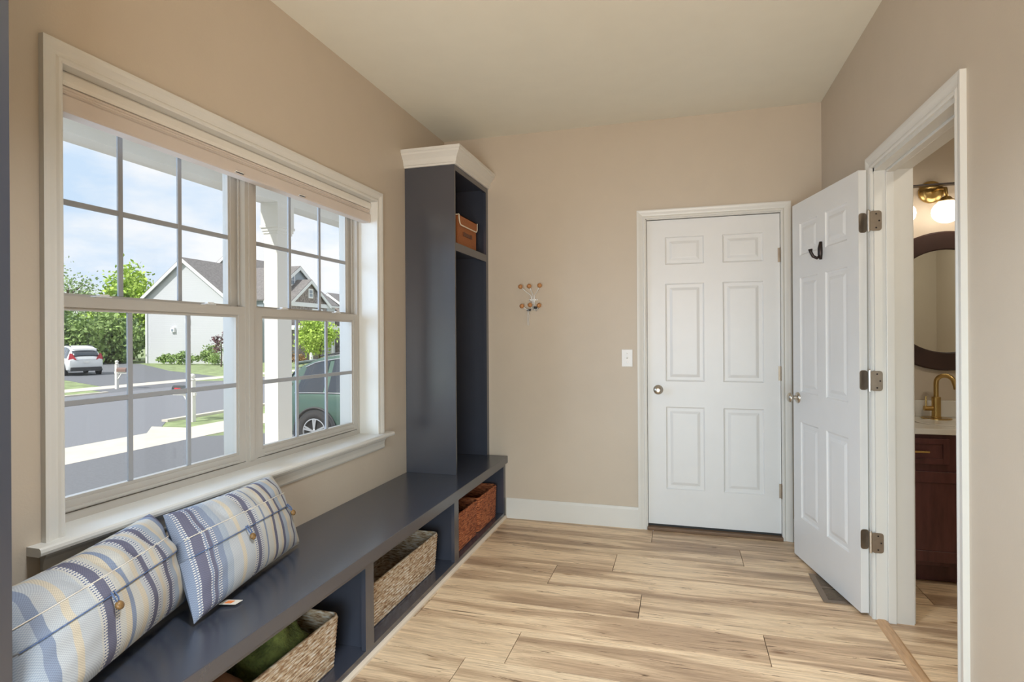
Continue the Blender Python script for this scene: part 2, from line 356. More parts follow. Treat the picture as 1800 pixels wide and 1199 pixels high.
for ya, yb in ((WY0+.022, YM-.034), (YM+.034, WY1-.022)):
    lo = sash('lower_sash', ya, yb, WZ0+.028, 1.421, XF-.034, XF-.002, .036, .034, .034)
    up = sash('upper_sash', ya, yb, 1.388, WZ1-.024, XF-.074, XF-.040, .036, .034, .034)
    for f in (.24, .78):     # sash locks on the meeting rail
        y = ya + (yb-ya)*f
        k = MB().box(XF-.030, XF-.006, y-.028, y+.028, 1.4215, 1.426).box(XF-.026, XF-.010, y-.012, y+.022, 1.426, 1.433)
        k.build('sash_lock', 'plate', lo, bevel=.0015, seg=1)
    box('lift_rail', 'vinyl', XF-.002, XF+.008, ya+.05, yb-.05, WZ0+.034, WZ0+.042, lo)
    # weather track lines beside the upper sash
    for y in (ya+.004, yb-.010): box('track', 'vinyl', XF-.030, XF-.024, y, y+.006, 1.43, WZ1-.024, up)

# cellular shade folded at the top of the window
sh = thing('cellular_shade', 'folded cream cellular shade at the top of the double window', 'window shade', (XL-.05, YM, WZ1))
def shp(n, m, prof, inset=.004):
    return MB().ring_loft([[(x, -(WY1-WY0)/2+inset, z) for x, z in prof], [(x, (WY1-WY0)/2-inset, z) for x, z in prof]]).build(n, m, sh)
shp('head_rail', 'shaderail', [(-.03, -.001), (.018, -.001), (.024, -.008), (.024, -.030), (.016, -.040), (-.03, -.040)])
shp('fabric_stack', 'shade', [(-.026, -.042), (.014, -.042), (.017, -.046), (.014, -.050), (.017, -.054), (.014, -.058), (.017, -.062), (.014, -.066), (-.026, -.066)])
shp('bottom_rail', 'shade', [(-.028, -.068), (.018, -.068), (.021, -.073), (.021, -.112), (.018, -.118), (-.028, -.118)])
for y in (-.16, .24):
    MB().box(.021, .030, y-.020, y+.020, -.114, -.111).box(.027, .030, y-.020, y+.020, -.114, -.107).build('lift_tab', 'plate', sh)

# ---------------------------------------------------------------- doors
def door_leaf(parent, w, h, t, xs, zs, name='leaf'):
    """six-panel slab; local x 0..w, z 0..h, room face y=-t/2. xs: 2 (x0,x1) columns; zs: 3 (z0,z1) rows"""
    gx = sorted([0, w] + [v for p in xs for v in p]); gz = sorted([0, h] + [v for p in zs for v in p])
    mb = MB()
    for i in range(len(gx)-1):
        for j in range(len(gz)-1):
            if (gx[i], gx[i+1]) in xs and (gz[j], gz[j+1]) in zs: continue
            mb.box(gx[i], gx[i+1], -t/2, t/2, gz[j], gz[j+1])
    me_o = mb.build(name, 'door', parent)
    bm = bmesh.new(); bm.from_mesh(me_o.data); bmesh.ops.remove_doubles(bm, verts=bm.verts, dist=1e-5)
    seen = {}
    for f in list(bm.faces):
        c = f.calc_center_median(); key = (round(c.x, 4), round(c.y, 4), round(c.z, 4)); seen.setdefault(key, []).append(f)
    bmesh.ops.delete(bm, geom=[f for l in seen.values() if len(l) > 1 for f in l], context='FACES_ONLY'); bm.to_mesh(me_o.data); bm.free()
    prof = [(0, 0), (.004, .006), (.010, .0085), (.028, .0085), (.044, .0025), (.048, .0020)]
    for x0, x1 in xs:
        for z0, z1 in zs:
            p = MB()
            for s in (-1, 1):
                rings = [[(x0+i, s*(t/2-d), z0+i), (x1-i, s*(t/2-d), z0+i), (x1-i, s*(t/2-d), z1-i), (x0+i, s*(t/2-d), z1-i)] for i, d in prof]
                o = len(p.v); n = 4
                for r in rings: p.v += r
                for a in range(len(rings)-1):
                    for b in range(4):
                        q = o+a*4+b; q2 = o+a*4+(b+1) % 4; p.f.append((q, q2, q2+4, q+4))
                e = o+(len(rings)-1)*4; p.f.append((e, e+1, e+2, e+3))
            p.build('panel', 'door', me_o)
    return me_o
def knob(parent, base, axis, m='nickel', long=.062):
    k = MB(); k.lathe([(.0, 0), (.032, 0), (.032, .003), (.027, .009), (.013, .012), (.011, long*.48), (.017, long*.56), (.0265, long*.70), (.0275, long*.84), (.022, long*.96), (.010, long), (0, long)], base, axis, 22)
    return smooth_angle(k.build('knob', m, parent), 50)

d1 = struct('door_1', 'closed white six-panel door on the end wall')
CX0, CX1, CZ1 = -.222, .606, 2.068
frame_piece(MB(), (CX0, YB, 0), (CX0, YB, CZ1), (-1,0,0), (0,-1,0), CASE, 0, 1).build('casing', 'white', d1)
frame_piece(MB(), (CX1, YB, 0), (CX1, YB, CZ1), (1,0,0), (0,-1,0), CASE, 0, 1).build('casing', 'white', d1)
frame_piece(MB(), (CX0, YB, CZ1), (CX1, YB, CZ1), (0,0,1), (0,-1,0), CASE, 1, 1).build('casing', 'white', d1)
for x0, x1 in ((DX0, CX0+.0045), (CX1-.001, DX1)): box('jamb', 'white', x0, x1, YB-.001, YB+.1, 0, DZ1, d1)
box('jamb', 'white', DX0, DX1, YB-.001, YB+.1, 2.062, DZ1, d1)
box('door_stop', 'dark', DX0+.002, DX1-.002, YB+.062, YB+.068, .0, 2.06, d1)
W1 = .8175
xs1 = [(.117, .361), (.477, .720)]; zs1 = [(.236, .782), (.951, 1.599), (1.725, 1.907)]
leaf = door_leaf(d1, W1, 2.022, .036, xs1, zs1); leaf.location = (-.2148, YB+.037, .036)
knob(d1, (-.147, YB+.019, .930), (0,-1,0), long=.060)
for z in (1.795, 1.047, .3045):
    h = MB().lathe([(0,0),(.0055,0),(.0055,.094),(0,.094)], (.606, YB+.012, z-.047), (0,0,1), 10).box(.604, .6095, YB-.001, YB+.012, z-.045, z+.045).box(.590, .603, YB+.0165, YB+.0188, z-.045, z+.045)
    h.build('hinge', 'hinge', d1)
box('threshold', 'thresh', DX0+.001, DX1-.001, YB-.022, YB+.1, 0.0005, .022, d1, bevel=.004)
box('door_sweep', 'dark', -.213, .601, YB+.021, YB+.05, .022, .038, d1)

# bathroom doorway trim
t1 = struct('trim_1', 'white casing and jambs of the bathroom doorway')
frame_piece(MB(), (XR, RY0, 0), (XR, RY0, RZ1), (0,-1,0), (-1,0,0), CASE, 0, 1).build('casing', 'white', t1)
frame_piece(MB(), (XR, RY1, 0), (XR, RY1, RZ1), (0,1,0), (-1,0,0), CASE, 0, 1).build('casing', 'white', t1)
frame_piece(MB(), (XR, RY0, RZ1), (XR, RY1, RZ1), (0,0,1), (-1,0,0), CASE, 1, 1).build('casing', 'white', t1)
for y0, y1 in ((RY0, RY0+.016), (RY1-.016, RY1)): box('jamb', 'white', XR-.001, XB+.001, y0, y1, 0, RZ1, t1)
box('jamb', 'white', XR-.001, XB+.001, RY0, RY1, RZ1-.016, RZ1, t1)
box('door_stop', 'white', XR+.042, XR+.075, RY1-.028, RY1-.016, 0, RZ1-.016, t1, bevel=.003)
box('door_stop', 'white', XR+.042, XR+.075, RY0+.016, RY0+.028, 0, RZ1-.016, t1, bevel=.003)
box('door_stop', 'white', XR+.042, XR+.075, RY0+.028, RY1-.028, RZ1-.028, RZ1-.016, t1, bevel=.003)
frame_piece(MB(), (XB, RY1, 0), (XB, RY1, RZ1), (0,1,0), (1,0,0), CASE, 0, 1).build('casing', 'white', t1)
frame_piece(MB(), (XB, RY0, RZ1), (XB, RY1, RZ1), (0,0,1), (1,0,0), CASE, 1, 1).build('casing', 'white', t1)
frame_piece(MB(), (XB, RY0, 0), (XB, RY0, RZ1), (0,-1,0), (1,0,0), CASE, 0, 1).build('casing', 'white', t1)
# transition strip on the floor
t2 = tag(MB().ring_loft([[(x, RY0+.016, z) for x, z in p] for p in ([(.832, .0), (.836, .006), (.846, .011), (.870, .011), (.880, .006), (.884, .0)],)] +
     [[(x, RY1-.016, z) for x, z in [(.832, .0), (.836, .006), (.846, .011), (.870, .011), (.880, .006), (.884, .0)]]]).build('trim_2', 'oakstrip'), 'oak transition strip across the bathroom doorway floor', kind='structure')

# open bathroom door
HX, HY = 0.785, 2.996
ang = math.atan2(3.723 - HY, .629 - HX)          # direction of the leaf from the hinge
d2 = struct('door_2', 'open white six-panel bathroom door', (HX, HY, 0)); 
WD = .738
d2.rotation_euler = (0, 0, ang)
xs2 = [(.105, .330), (.420, .640)]; zs2 = [(.236, .782), (.951, 1.599), (1.725, 1.907)]
l2 = door_leaf(d2, WD, 2.028, .035, xs2, zs2); l2.location = (.004, -.0185, .014)
# the face turned to the viewer is local +y
kb = knob(d2, (WD-.062, -.001, .93), (0,1,0), long=.058)
MB().lathe([(0,0),(.032,0),(.027,.009),(.011,.012),(.011,.03),(.0265,.045),(.02,.056),(0,.058)], (WD-.062, -.036, .93), (0,-1,0), 18).build('knob', 'nickel', d2, smooth=True)
box('latch_plate', 'hinge', WD+.004, WD+.0055, -.030, -.006, .90, .96, d2)
hk = MB(); hk.tube([(.372, .003, 1.775), (.372, .006, 1.740), (.372, .006, 1.710), (.372, .004, 1.682)], [.008, .013, .013, .007], 10)
hk.tube([(.372, .008, 1.700), (.374, .022, 1.690), (.378, .040, 1.700), (.381, .050, 1.722), (.382, .052, 1.738)], [.008, .008, .008, .008, .011], 10)
hk.build('coat_hook', 'bronze', d2, smooth=True)
hw = struct('trim_3', 'three nickel butt hinges of the bathroom door')
for z in (1.800, 1.080, .352):
    # leaves lie folded open: one on the door edge, one on the jamb
    def rr(x0, x1, y, zc, hh, t, m, par, nm):
        r = .012; P = []
        for cx, cz, a0 in ((x0+r, -hh+r, PI), (x1-r, -hh+r, 1.5*PI), (x1-r, hh-r, 0), (x0+r, hh-r, .5*PI)):
            for i in range(5): P.append((cx + r*math.cos(a0 + i*PI/8), cz + r*math.sin(a0 + i*PI/8)))
        return MB().ring_loft([[(px, y, zc+pz) for px, pz in P], [(px, y+t, zc+pz) for px, pz in P]]).build(nm, m, par)
    hp = empty('hinge', (0, 0, 0)); hp.parent = hw
    rr(XR-.020, XR+.028, RY1-.0185, z, .045, .0022, 'hinge', hp, 'jamb_leaf')
    el = rr(.001, .036, -.0022, 0, .045, .0022, 'hinge', hp, 'door_leaf'); el.location = (HX, HY, z); el.rotation_euler = (0, 0, ang - PI/2); el.location = (HX + .0039*math.cos(ang), HY + .0039*math.sin(ang), z)
    MB().lathe([(0,-.047),(.006,-.047),(.006,.047),(.004,.051),(0,.052)], (XR-.022, RY1-.014, z), (0,0,1), 12).build('pin', 'nickel', hp, smooth=False)
    for i, dz in enumerate((-.031, 0, .031)):
        MB().lathe([(0,0),(.0038,0),(.003,.0012),(0,.0014)], (XR+.006+(.012 if i == 1 else 0), RY1-.0185, z+dz), (0,-1,0), 10).build('screw', 'bronze', hp)

# ================================================================ BUILT-IN BENCH AND TOWERS
BZ = .4396; BF = -1.21; BE = -1.1914; BY0 = .222
top = tag(box('bench_top', 'navy', XL+.001, BE, BY0, YB-.001, .390, BZ, bevel=.002, seg=1), 'long navy painted bench top under the double window', 'bench top')
bench = thing('cubby_bench', 'navy open-front cubby bench along the window wall', 'bench', (0, 0, 0))
divs = [(.222, .272), (1.108, 1.171), (2.053, 2.117), (2.996, 3.060), (3.925, 3.970)]
for a, b in divs:
    box('stile', 'navy', BF-.02, BF, a, b, .041, .370, bench)
    m_ = (a+b)/2; box('divider', 'navy', XL+.012, BF-.02, m_-.010 if a > .3 and b < 3.9 else a, m_+.010 if a > .3 and b < 3.9 else b, .041, .3895, bench)
box('top_rail', 'navy', BF-.02, BF, BY0, YB-.001, .370, .3895, bench)
box('bottom_rail', 'navy', BF-.02, BF, BY0, YB-.001, .002, .041, bench)
box('bottom_panel', 'navy', XL+.012, BF-.02, BY0, YB-.001, .022, .041, bench)
box('back_panel', 'navy', XL+.001, XL+.012, BY0, YB-.001, .002, .3895, bench)
kick = MB().ring_loft([[(x, BY0, z) for x, z in ((BF+.0005, .0005), (BF+.015, .0005), (BF+.014, .010), (BF+.008, .017), (BF+.0005, .019))], [(x, YB-.015, z) for x, z in ((BF+.0005, .0005), (BF+.015, .0005), (BF+.014, .010), (BF+.008, .017), (BF+.0005, .019))]])
kick.build('shoe_moulding', 'kick', bench)
CROWN = [(0, 0), (.010, 0), (.012, .010), (.018, .014), (.020, .028), (.026, .044), (.038, .060), (.048, .072), (.050, .082), (.056, .088), (.056, .104), (0, .104)]
def tower(y0, y1, near, far, label):
    t = thing('tower_cabinet', label, 'cabinet', (0, 0, BZ), group='navy towers at the bench ends')
    x0, x1 = XL+.001, -1.330; z1 = 2.362 - BZ; e = .0006
    def b(n, *a): return box(n, 'navy', *a, t)
    b('side_panel', x0, x1-.02, y0, y0+.019, e, z1); b('side_panel', x0, x1-.02, y1-.019, y1, e, z1)
    b('back_panel', x0, x0+.008, y0+.019, y1-.019, e, z1)
    b('stile', x1-.02, x1, y0-.002, y0+.014, e, z1); b('stile', x1-.02, x1, y1-.045, y1, e, z1)
    b('top_rail', x1-.02, x1, y0+.014, y1-.045, 2.318-BZ, z1)
    b('top_panel', x0+.008, x1-.02, y0+.019, y1-.019, z1-.02, z1)
    b('shelf', x0+.008, x1-.02, y0+.019, y1-.019, 1.855-BZ, 1.874-BZ)
    b('shelf_rail', x1-.02, x1, y0+.014, y1-.045, 1.824-BZ, 1.874-BZ)
    zc = 2.352 - BZ
    # crown returns mitred at the corners
    mb = MB(); rings = []
    for yy, s in ((y0, -1 if near else 0), (y1, 1 if far else 0)):
        rings.append([(x1 + w, yy + s*w, zc + h) for w, h in CROWN])
    mb.ring_loft(rings).build('crown', 'white', t)
    if near: MB().ring_loft([[(x0, y0 - w, zc + h) for w, h in CROWN], [(x1 + w, y0 - w, zc + h) for w, h in CROWN]]).build('crown', 'white', t)
    if far: MB().ring_loft([[(x1 + w, y1 + w, zc + h) for w, h in CROWN], [(x0, y1 + w, zc + h) for w, h in CROWN]]).build('crown', 'white', t)
    MB().box(x0, x1, y0, y1, zc+.10, zc+.104).build('cap', 'white', t)
    return t
tower(3.3284, YB-.001, True, False, 'tall navy tower cabinet with cream crown beside the end wall')
tower(.222, .8625, False, True, 'navy tower cabinet cut off by the left picture edge')

# ---------------------------------------------------------------- baskets
def basket(name, label, group, m, xb, xf, y0, y1, z0, h, taper=.012, coils=14, partition=False):
    cx, cy = (xb+xf)/2, (y0+y1)/2; hx, hy = (xf-xb)/2, (y1-y0)/2
    t = thing(name, label, 'basket', (cx, cy, z0), group=group)
    def ring(hx, hy, z, n=7, r=.022):
        P = []
        for sx, sy, a0 in ((1, 1, 0), (-1, 1, PI/2), (-1, -1, PI), (1, -1, 1.5*PI)):
            for i in range(n): a = a0 + i*PI/2/(n-1); P.append((sx*(hx-r) + r*math.cos(a), sy*(hy-r) + r*math.sin(a), z))
        return P
    rings = []; ch = h/coils
    for k in range(coils):
        f = k/coils; tp = taper*(1-f)
        for q, bl in ((0.0, 0), (.25, .0028), (.5, .0038), (.75, .0028)):
            rings.append(ring(hx-tp-.004+bl, hy-tp-.004+bl, (k+q)*ch))
    rings.append(ring(hx-.004, hy-.004, h))
    rings.append(ring(hx-.013, hy-.013, h))
    for k in range(5): f = 1 - k/4; tp = taper*(1-f); rings.append(ring(hx-tp-.014, hy-tp-.014, max(.012, f*h)))
    b = MB().ring_loft(rings).build('body', m, t, smooth=True); smooth_angle(b, 60)
    MB().tube([Vector(p) for p in ring(hx-.008, hy-.008, h+.002)] + [Vector(ring(hx-.008, hy-.008, h+.002)[0])], .0065, 8, cap=False).build('rim', m, t, smooth=True)
    if partition: 
        for sy in (-1, 1): box('liner_seam', m, -hx+.012, -hx+.014, sy*hy*.4-.0015, sy*hy*.4+.0015, .02, h-.005, t)
    return t
basket('seagrass_basket', 'empty grey-tan woven basket in the middle bench cubby', 'woven baskets in the bench cubbies', 'seagrass', -1.60, -1.262, 2.195, 2.905, .0415, .188, partition=True)
nb = basket('seagrass_basket', 'grey-tan woven basket holding green knitwear, nearest the viewer', 'woven baskets in the bench cubbies', 'seagrass', -1.60, -1.255, 1.235, 1.948, .0415, .190)
basket('rope_basket', 'russet rope basket left of its twin in the far bench cubby', 'woven baskets in the bench cubbies', 'redbasket', -1.58, -1.238, 3.085, 3.470, .0415, .212, .006, 16)
basket('rope_basket', 'russet rope basket closest to the end wall in the bench', 'woven baskets in the bench cubbies', 'redbasket', -1.58, -1.238, 3.482, 3.865, .0415, .212, .006, 16)
# clothes in the near basket
def heap(name, label, cat, m, c, r, seed, ribs=0):
    rg = np.random.default_rng(seed); ph = rg.uniform(0, 6, 6); nu, nv = 48, 20; V = []; F = []
    for j in range(nv+1):
        f = j/nv*PI/2 * 1.0
        for i in range(nu):
            a = 2*PI*i/nu
            bump = 1 + .12*math.sin(3*a+ph[0]+2*f) + .08*math.sin(5*a+ph[1]-3*f) + .06*math.sin(7*f+ph[2]+a)
            if ribs: bump += .018*math.sin(ribs*a + 4*f)
            rr = math.cos(f)**.5 if j < nv else 0.0
            V.append((c[0] + r[0]*rr*math.cos(a)*min(1.05, bump), c[1] + r[1]*rr*math.sin(a)*min(1.05, bump), c[2] + r[2]*math.sin(f)*bump))
    for j in range(nv):
        for i in range(nu): F.append((j*nu+i, j*nu+(i+1) % nu, (j+1)*nu+(i+1) % nu, (j+1)*nu+i))
    F.append(tuple(reversed(range(nu))))
    return tag(raw(name, V, F, m, smooth=True), label, cat)
heap('knit_garment', 'folded dark green ribbed knit in the nearest basket', 'clothing', 'greenknit', (-1.435, 1.765, .12), (.135, .155, .150), 3, 40)
heap('brown_garment', 'rumpled brown garment in the nearest basket', 'clothing', 'browncloth', (-1.44, 1.435, .10), (.135, .165, .140), 9)

# ---------------------------------------------------------------- storage box on the tower shelf
bx = thing('storage_box', 'tan fabric storage box with cream piping on the tower shelf', 'box', (-1.375, 3.668, 1.8745))
D, Wd, Hh = .235, .348, .208
box('body', 'leather', -D, 0, -Wd/2, Wd/2, 0, Hh-.006, bx, bevel=.003, seg=1)
# flap lid with rounded ends, folded over the front
P = []
zt, zb = Hh, Hh-.062
for i in range(9): a = PI/2*i/8; P.append((-Wd/2+.004 + .040*(1-math.cos(a)), zt - .002 - (zt-zb-.0)*math.sin(a)*1.0))
P = [(-Wd/2-.002, zt)] + P + [(Wd/2-.022, zb)] + [(Wd/2+.002-.024*(1-math.sin(i*PI/8)), zb+.024*(1-math.cos(i*PI/8))) for i in range(0, 5)] + [(Wd/2+.002, zt)]
MB().ring_loft([[(.001, y, z) for y, z in P], [(.006, y, z) for y, z in P]]).build('flap', 'leather', bx)
box('lid', 'leather', -D-.002, .006, -Wd/2-.002, Wd/2+.002, Hh-.005, Hh, bx)
MB().tube([(.006, y, z) for y, z in P], .0042, 6).build('piping', 'cream', bx)
MB().tube([(.002, -Wd/2-.002, Hh-.002), (-D, -Wd/2-.002, Hh-.002)], .0042, 6).build('piping', 'cream', bx)
MB().tube([(.001, -Wd/2, .004), (.001, Wd/2, .004)], .0035, 6).build('piping', 'cream', bx)
MB().box(0, .004, -.085, .075, .082, .106).box(.004, .007, -.085, -.060, .080, .108).box(.004, .007, .050, .075, .080, .108).build('pull', 'leather_dk', bx)

# ---------------------------------------------------------------- pillows
def stripe_mat(name, seed, stops):
    m = bpy.data.materials.new(name); m.use_nodes = True; t = m.node_tree; b = t.nodes['Principled BSDF']; L = t.links.new
    at = N('ShaderNodeAttribute', t); at.attribute_name = 'wv'     # woven coordinate: x along the pillow 0..1, y across
    sp = N('ShaderNodeSeparateXYZ', t); L(at.outputs['Vector'], sp.inputs[0])
    r = N('ShaderNodeValToRGB', t); r.color_ramp.interpolation = 'LINEAR'; e = r.color_ramp.elements
    COLS = {'w': (.52, .50, .455), 'c': (.56, .485, .375), 'b': (.345, .38, .43), 'd': (.14, .135, .185), 'm': (.225, .26, .34), 'l': (.455, .465, .475)}
    e[0].position = 0; e[0].color = (*COLS[stops[0][1]], 1); e[1].position = 1; e[1].color = (*COLS[stops[-1][1]], 1)
    for i, (p, c) in enumerate(stops[1:-1]):
        x = e.new(p); x.color = (*COLS[c], 1)
    r.color_ramp.interpolation = 'CONSTANT'
    # slightly wandering edges
    n = N('ShaderNodeTexNoise', t); n.inputs['Scale'].default_value = 300; L(at.outputs['Vector'], n.inputs['Vector'])
    ma = N('ShaderNodeMath', t, operation='MULTIPLY_ADD'); ma.inputs[1].default_value = .006; L(n.outputs['Fac'], ma.inputs[0]); L(sp.outputs['X'], ma.inputs[2])
    L(ma.outputs[0], r.inputs['Fac'])
    # weave: fine dotted threads in the dark bands
    w = N('ShaderNodeTexChecker', t); w.inputs['Scale'].default_value = 1; w.inputs['Color1'].default_value = (1.10, 1.10, 1.09, 1); w.inputs['Color2'].default_value = (.84, .85, .88, 1)
    mp = N('ShaderNodeMapping', t); mp.inputs['Scale'].default_value = (200, 110, 1); L(at.outputs['Vector'], mp.inputs['Vector']); L(mp.outputs[0], w.inputs['Vector'])
    mx = N('ShaderNodeMix', t, data_type='RGBA', blend_type='MULTIPLY'); mx.inputs['Factor'].default_value = 1
    L(r.outputs['Color'], mx.inputs['A']); L(w.outputs['Color'], mx.inputs['B'])
    # ladder stitch lines: rows of pale dots flanking the dark bands
    fr = N('ShaderNodeMath', t, operation='FRACT'); my = N('ShaderNodeMath', t, operation='MULTIPLY'); my.inputs[1].default_value = 46; L(sp.outputs['Y'], my.inputs[0]); L(my.outputs[0], fr.inputs[0])
    gt = N('ShaderNodeMath', t, operation='GREATER_THAN'); gt.inputs[1].default_value = .5; L(fr.outputs[0], gt.inputs[0])
    r2 = N('ShaderNodeValToRGB', t); r2.color_ramp.interpolation = 'CONSTANT'; e2 = r2.color_ramp.elements; e2[0].position = 0; e2[0].color = (0,0,0,1); e2[1].position = 1; e2[1].color = (0,0,0,1)
    ds = [(stops[i][0], stops[i+1][0] if i+1 < len(stops) else 1) for i in range(len(stops)) if stops[i][1] == 'd']
    cnt = 0
    for a, c in ds:
        if c - a < .024 or cnt > 2: continue
        cnt += 1
        for p0, p1 in ((a-.020, a-.012), (a-.008, a-.001), (c+.001, c+.008), (c+.012, c+.020)):
            x = e2.new(max(.001, p0)); x.color = (1,1,1,1); x = e2.new(min(.999, p1)); x.color = (0,0,0,1)
    L(sp.outputs['X'], r2.inputs['Fac'])
    an = N('ShaderNodeMath', t, operation='MULTIPLY'); L(gt.outputs[0], an.inputs[0]); L(r2.outputs['Color'], an.inputs[1])
    m3 = N('ShaderNodeMix', t, data_type='RGBA'); L(r2.outputs['Color'], m3.inputs['Factor']); L(mx.outputs['Result'], m3.inputs['A']); m3.inputs['B'].default_value = (.13, .15, .24, 1)
    m4 = N('ShaderNodeMix', t, data_type='RGBA'); L(an.outputs[0], m4.inputs['Factor']); L(m3.outputs['Result'], m4.inputs['A']); m4.inputs['B'].default_value = (.64, .61, .56, 1)
    L(m4.outputs['Result'], b.inputs['Base Color']); b.inputs['Roughness'].default_value = .9; b.inputs['Specular IOR Level'].default_value = .15
    bp = N('ShaderNodeBump', t); bp.inputs['Strength'].default_value = .25; bp.inputs['Distance'].default_value = .002; L(w.outputs['Fac'], bp.inputs['Height']); L(bp.outputs['Normal'], b.inputs['Normal'])
    return m
ST1 = [(0,'m'),(.035,'d'),(.085,'m'),(.10,'d'),(.125,'m'),(.185,'b'),(.23,'l'),(.30,'c'),(.325,'l'),(.40,'w'),(.43,'d'),(.462,'l'),(.50,'w'),(.53,'m'),(.545,'w'),(.60,'c'),(.625,'d'),(.652,'w'),(.69,'c'),(.715,'d'),(.745,'b'),(.79,'c'),(.82,'w'),(.86,'d'),(.885,'l'),(.93,'c'),(.96,'w'),(1,'w')]
ST2 = [(0,'b'),(.06,'m'),(.10,'l'),(.16,'c'),(.19,'l'),(.27,'w'),(.30,'d'),(.345,'w'),(.40,'c'),(.43,'m'),(.455,'w'),(.50,'c'),(.53,'l'),(.57,'d'),(.605,'l'),(.645,'c'),(.675,'w'),(.71,'d'),(.745,'b'),(.81,'c'),(.84,'w'),(.90,'m'),(.94,'d'),(.97,'m'),(1,'m')]
M['stripe1'] = stripe_mat('striped_linen_a', 1, ST1); M['stripe2'] = stripe_mat('striped_linen_b', 2, ST2)
def pillow(name, label, BL, BR, TR, TL, T, m, seed, folds, buttons):
    BL, BR, TR, TL = map(Vector, (BL, BR, TR, TL))
    org = (BL + BR)/2
    t = thing(name, label, 'pillow', org, group='striped pillows on the bench')
    nrm = ((BR-BL).cross(TL-BL)).normalized()
    rg = np.random.default_rng(seed); ph = rg.uniform(0, 6.28, 8)
    def S(u, v, side):       # u,v in -1..1
        pin = .035
        uu = u*(1 - pin*(1-v*v)); vv = v*(1 - pin*1.3*(1-u*u))
        a, b = (uu+1)/2, (vv+1)/2
        p = BL*(1-a)*(1-b) + BR*a*(1-b) + TR*a*b + TL*(1-a)*b
        th = max(0.0, (1-u**2)*(1-v**2))**.42
        w = folds*math.exp(-((1-abs(u))/.45)**2) * (math.sin(9*v + 3*u + ph[0]) * .5 + math.sin(15*v - 6*u + ph[1])*.3)
        w += folds*1.5*math.exp(-((v-.62)/.28)**2)*(abs(math.sin(10*u + 1.6*v + ph[2]))**.7 - .55) * (1-u*u)
        w += folds*.35*math.sin(7*u+ph[3])*math.sin(5*v+ph[4])
        e = max(0, 1-max(abs(u), abs(v)))**.5
        d = T*th*(1.0 if side > 0 else .62) + w*e*(1 if side > 0 else .3)
        return p + nrm*side*max(d, 0.0008 if max(abs(u), abs(v)) < 1 else 0) - org
    def patch(nu, nv, u0, u1, v0, v1, sides, off=0.0, nm='cover', mm=m, par=t):
        V, F, A = [], [], []
        for s in sides:
            o = len(V)
            for j in range(nv+1):
                for i in range(nu+1):
                    u = u0 + (u1-u0)*i/nu; v = v0 + (v1-v0)*j/nv
                    p = S(u, v, s) + nrm*s*off*(1 - .85*max(0, (abs(u)-.8)/.2)); V.append(p); A.append(((u+1)/2, (v+1)/2, 0))
            for j in range(nv):
                for i in range(nu):
                    q = (o+j*(nu+1)+i, o+j*(nu+1)+i+1, o+(j+1)*(nu+1)+i+1, o+(j+1)*(nu+1)+i); F.append(q if s > 0 else q[::-1])
        o = raw(nm, V, F, mm, par, smooth=True)
        at = o.data.attributes.new('wv', 'FLOAT_VECTOR', 'POINT'); at.data.foreach_set('vector', [c for a in A for c in a])
        return o
    cov = patch(72, 40, -1, 1, -1, 1, (1, -1))
    fl_ = patch(72, 8, -1, 1, .05, .40, (1,), .005, 'flap')
    sm = fl_.modifiers.new('thick', 'SOLIDIFY'); sm.thickness = .0035; sm.offset = -1
    MB().tube([S(-.97 + 1.94*i/40, .40, 1) + nrm*.0055 for i in range(41)], .0016, 6).build('seam', 'tag', fl_)
    MB().tube([S(-.97 + 1.94*i/40, .052, 1) + nrm*.0045 for i in range(41)], .0018, 6).build('hem', 'cord', fl_)
    ds = (BL + BR - TL - TR).normalized()
    for u, v in buttons:
        p = S(u, v-.22, 1) + nrm*.008
        bt = MB(); bt.lathe([(0, -.004), (.008, -.003), (.0115, .001), (.0115, .006), (.008, .010), (0, .011)], p, nrm, 14)
        bo = bt.build('button', 'button', t, smooth=True)
        q = S(u-.01, v+.05, 1) + nrm*.006; sd = (BR-BL).normalized()
        MB().tube([q - sd*.004, (q+p)/2 - sd*.007 + nrm*.004, p + nrm*.004, (q+p)/2 + sd*.006 + nrm*.004, q + sd*.005], .0022, 6).build('cord_loop', 'cord', bo)
    return t, S, nrm
p1, S1, n1 = pillow('lumbar_pillow', 'blue striped lumbar pillow with two wooden buttons, in front, leaning under the sill',
    (-1.378, 1.375, .450), (-1.505, 2.035, .448), (-1.600, 1.985, .735), (-1.545, 1.425, .742), .088, 'stripe1', 11, .011, [(-.24, .05), (.80, .05)])
tg = S1(-.62, -1, 1)
MB().hexa([tg + Vector(v) for v in ((.0, -.002, -.004), (.045, .018, -.008), (.046, .050, -.008), (.0, .030, -.004), (.0, -.002, -.0025), (.045, .018, -.0065), (.046, .050, -.0065), (.0, .030, -.0025))]).build('care_tag', 'tag', p1)
MB().hexa([tg + Vector(v) for v in ((.012, .008, -.0032), (.030, .016, -.0044), (.030, .034, -.0044), (.012, .026, -.0032), (.012, .008, -.0022), (.030, .016, -.0036), (.030, .034, -.0036), (.012, .026, -.0022))]).build('tag_print', 'tagred', p1)
pillow('lumbar_pillow', 'blue striped lumbar pillow tucked behind, nearest the left tower',
    (-1.318, .872, .455), (-1.520, 1.500, .455), (-1.610, 1.435, .738), (-1.475, .880, .715), .108, 'stripe2', 23, .017, [(-.30, .05), (.93, .05)])

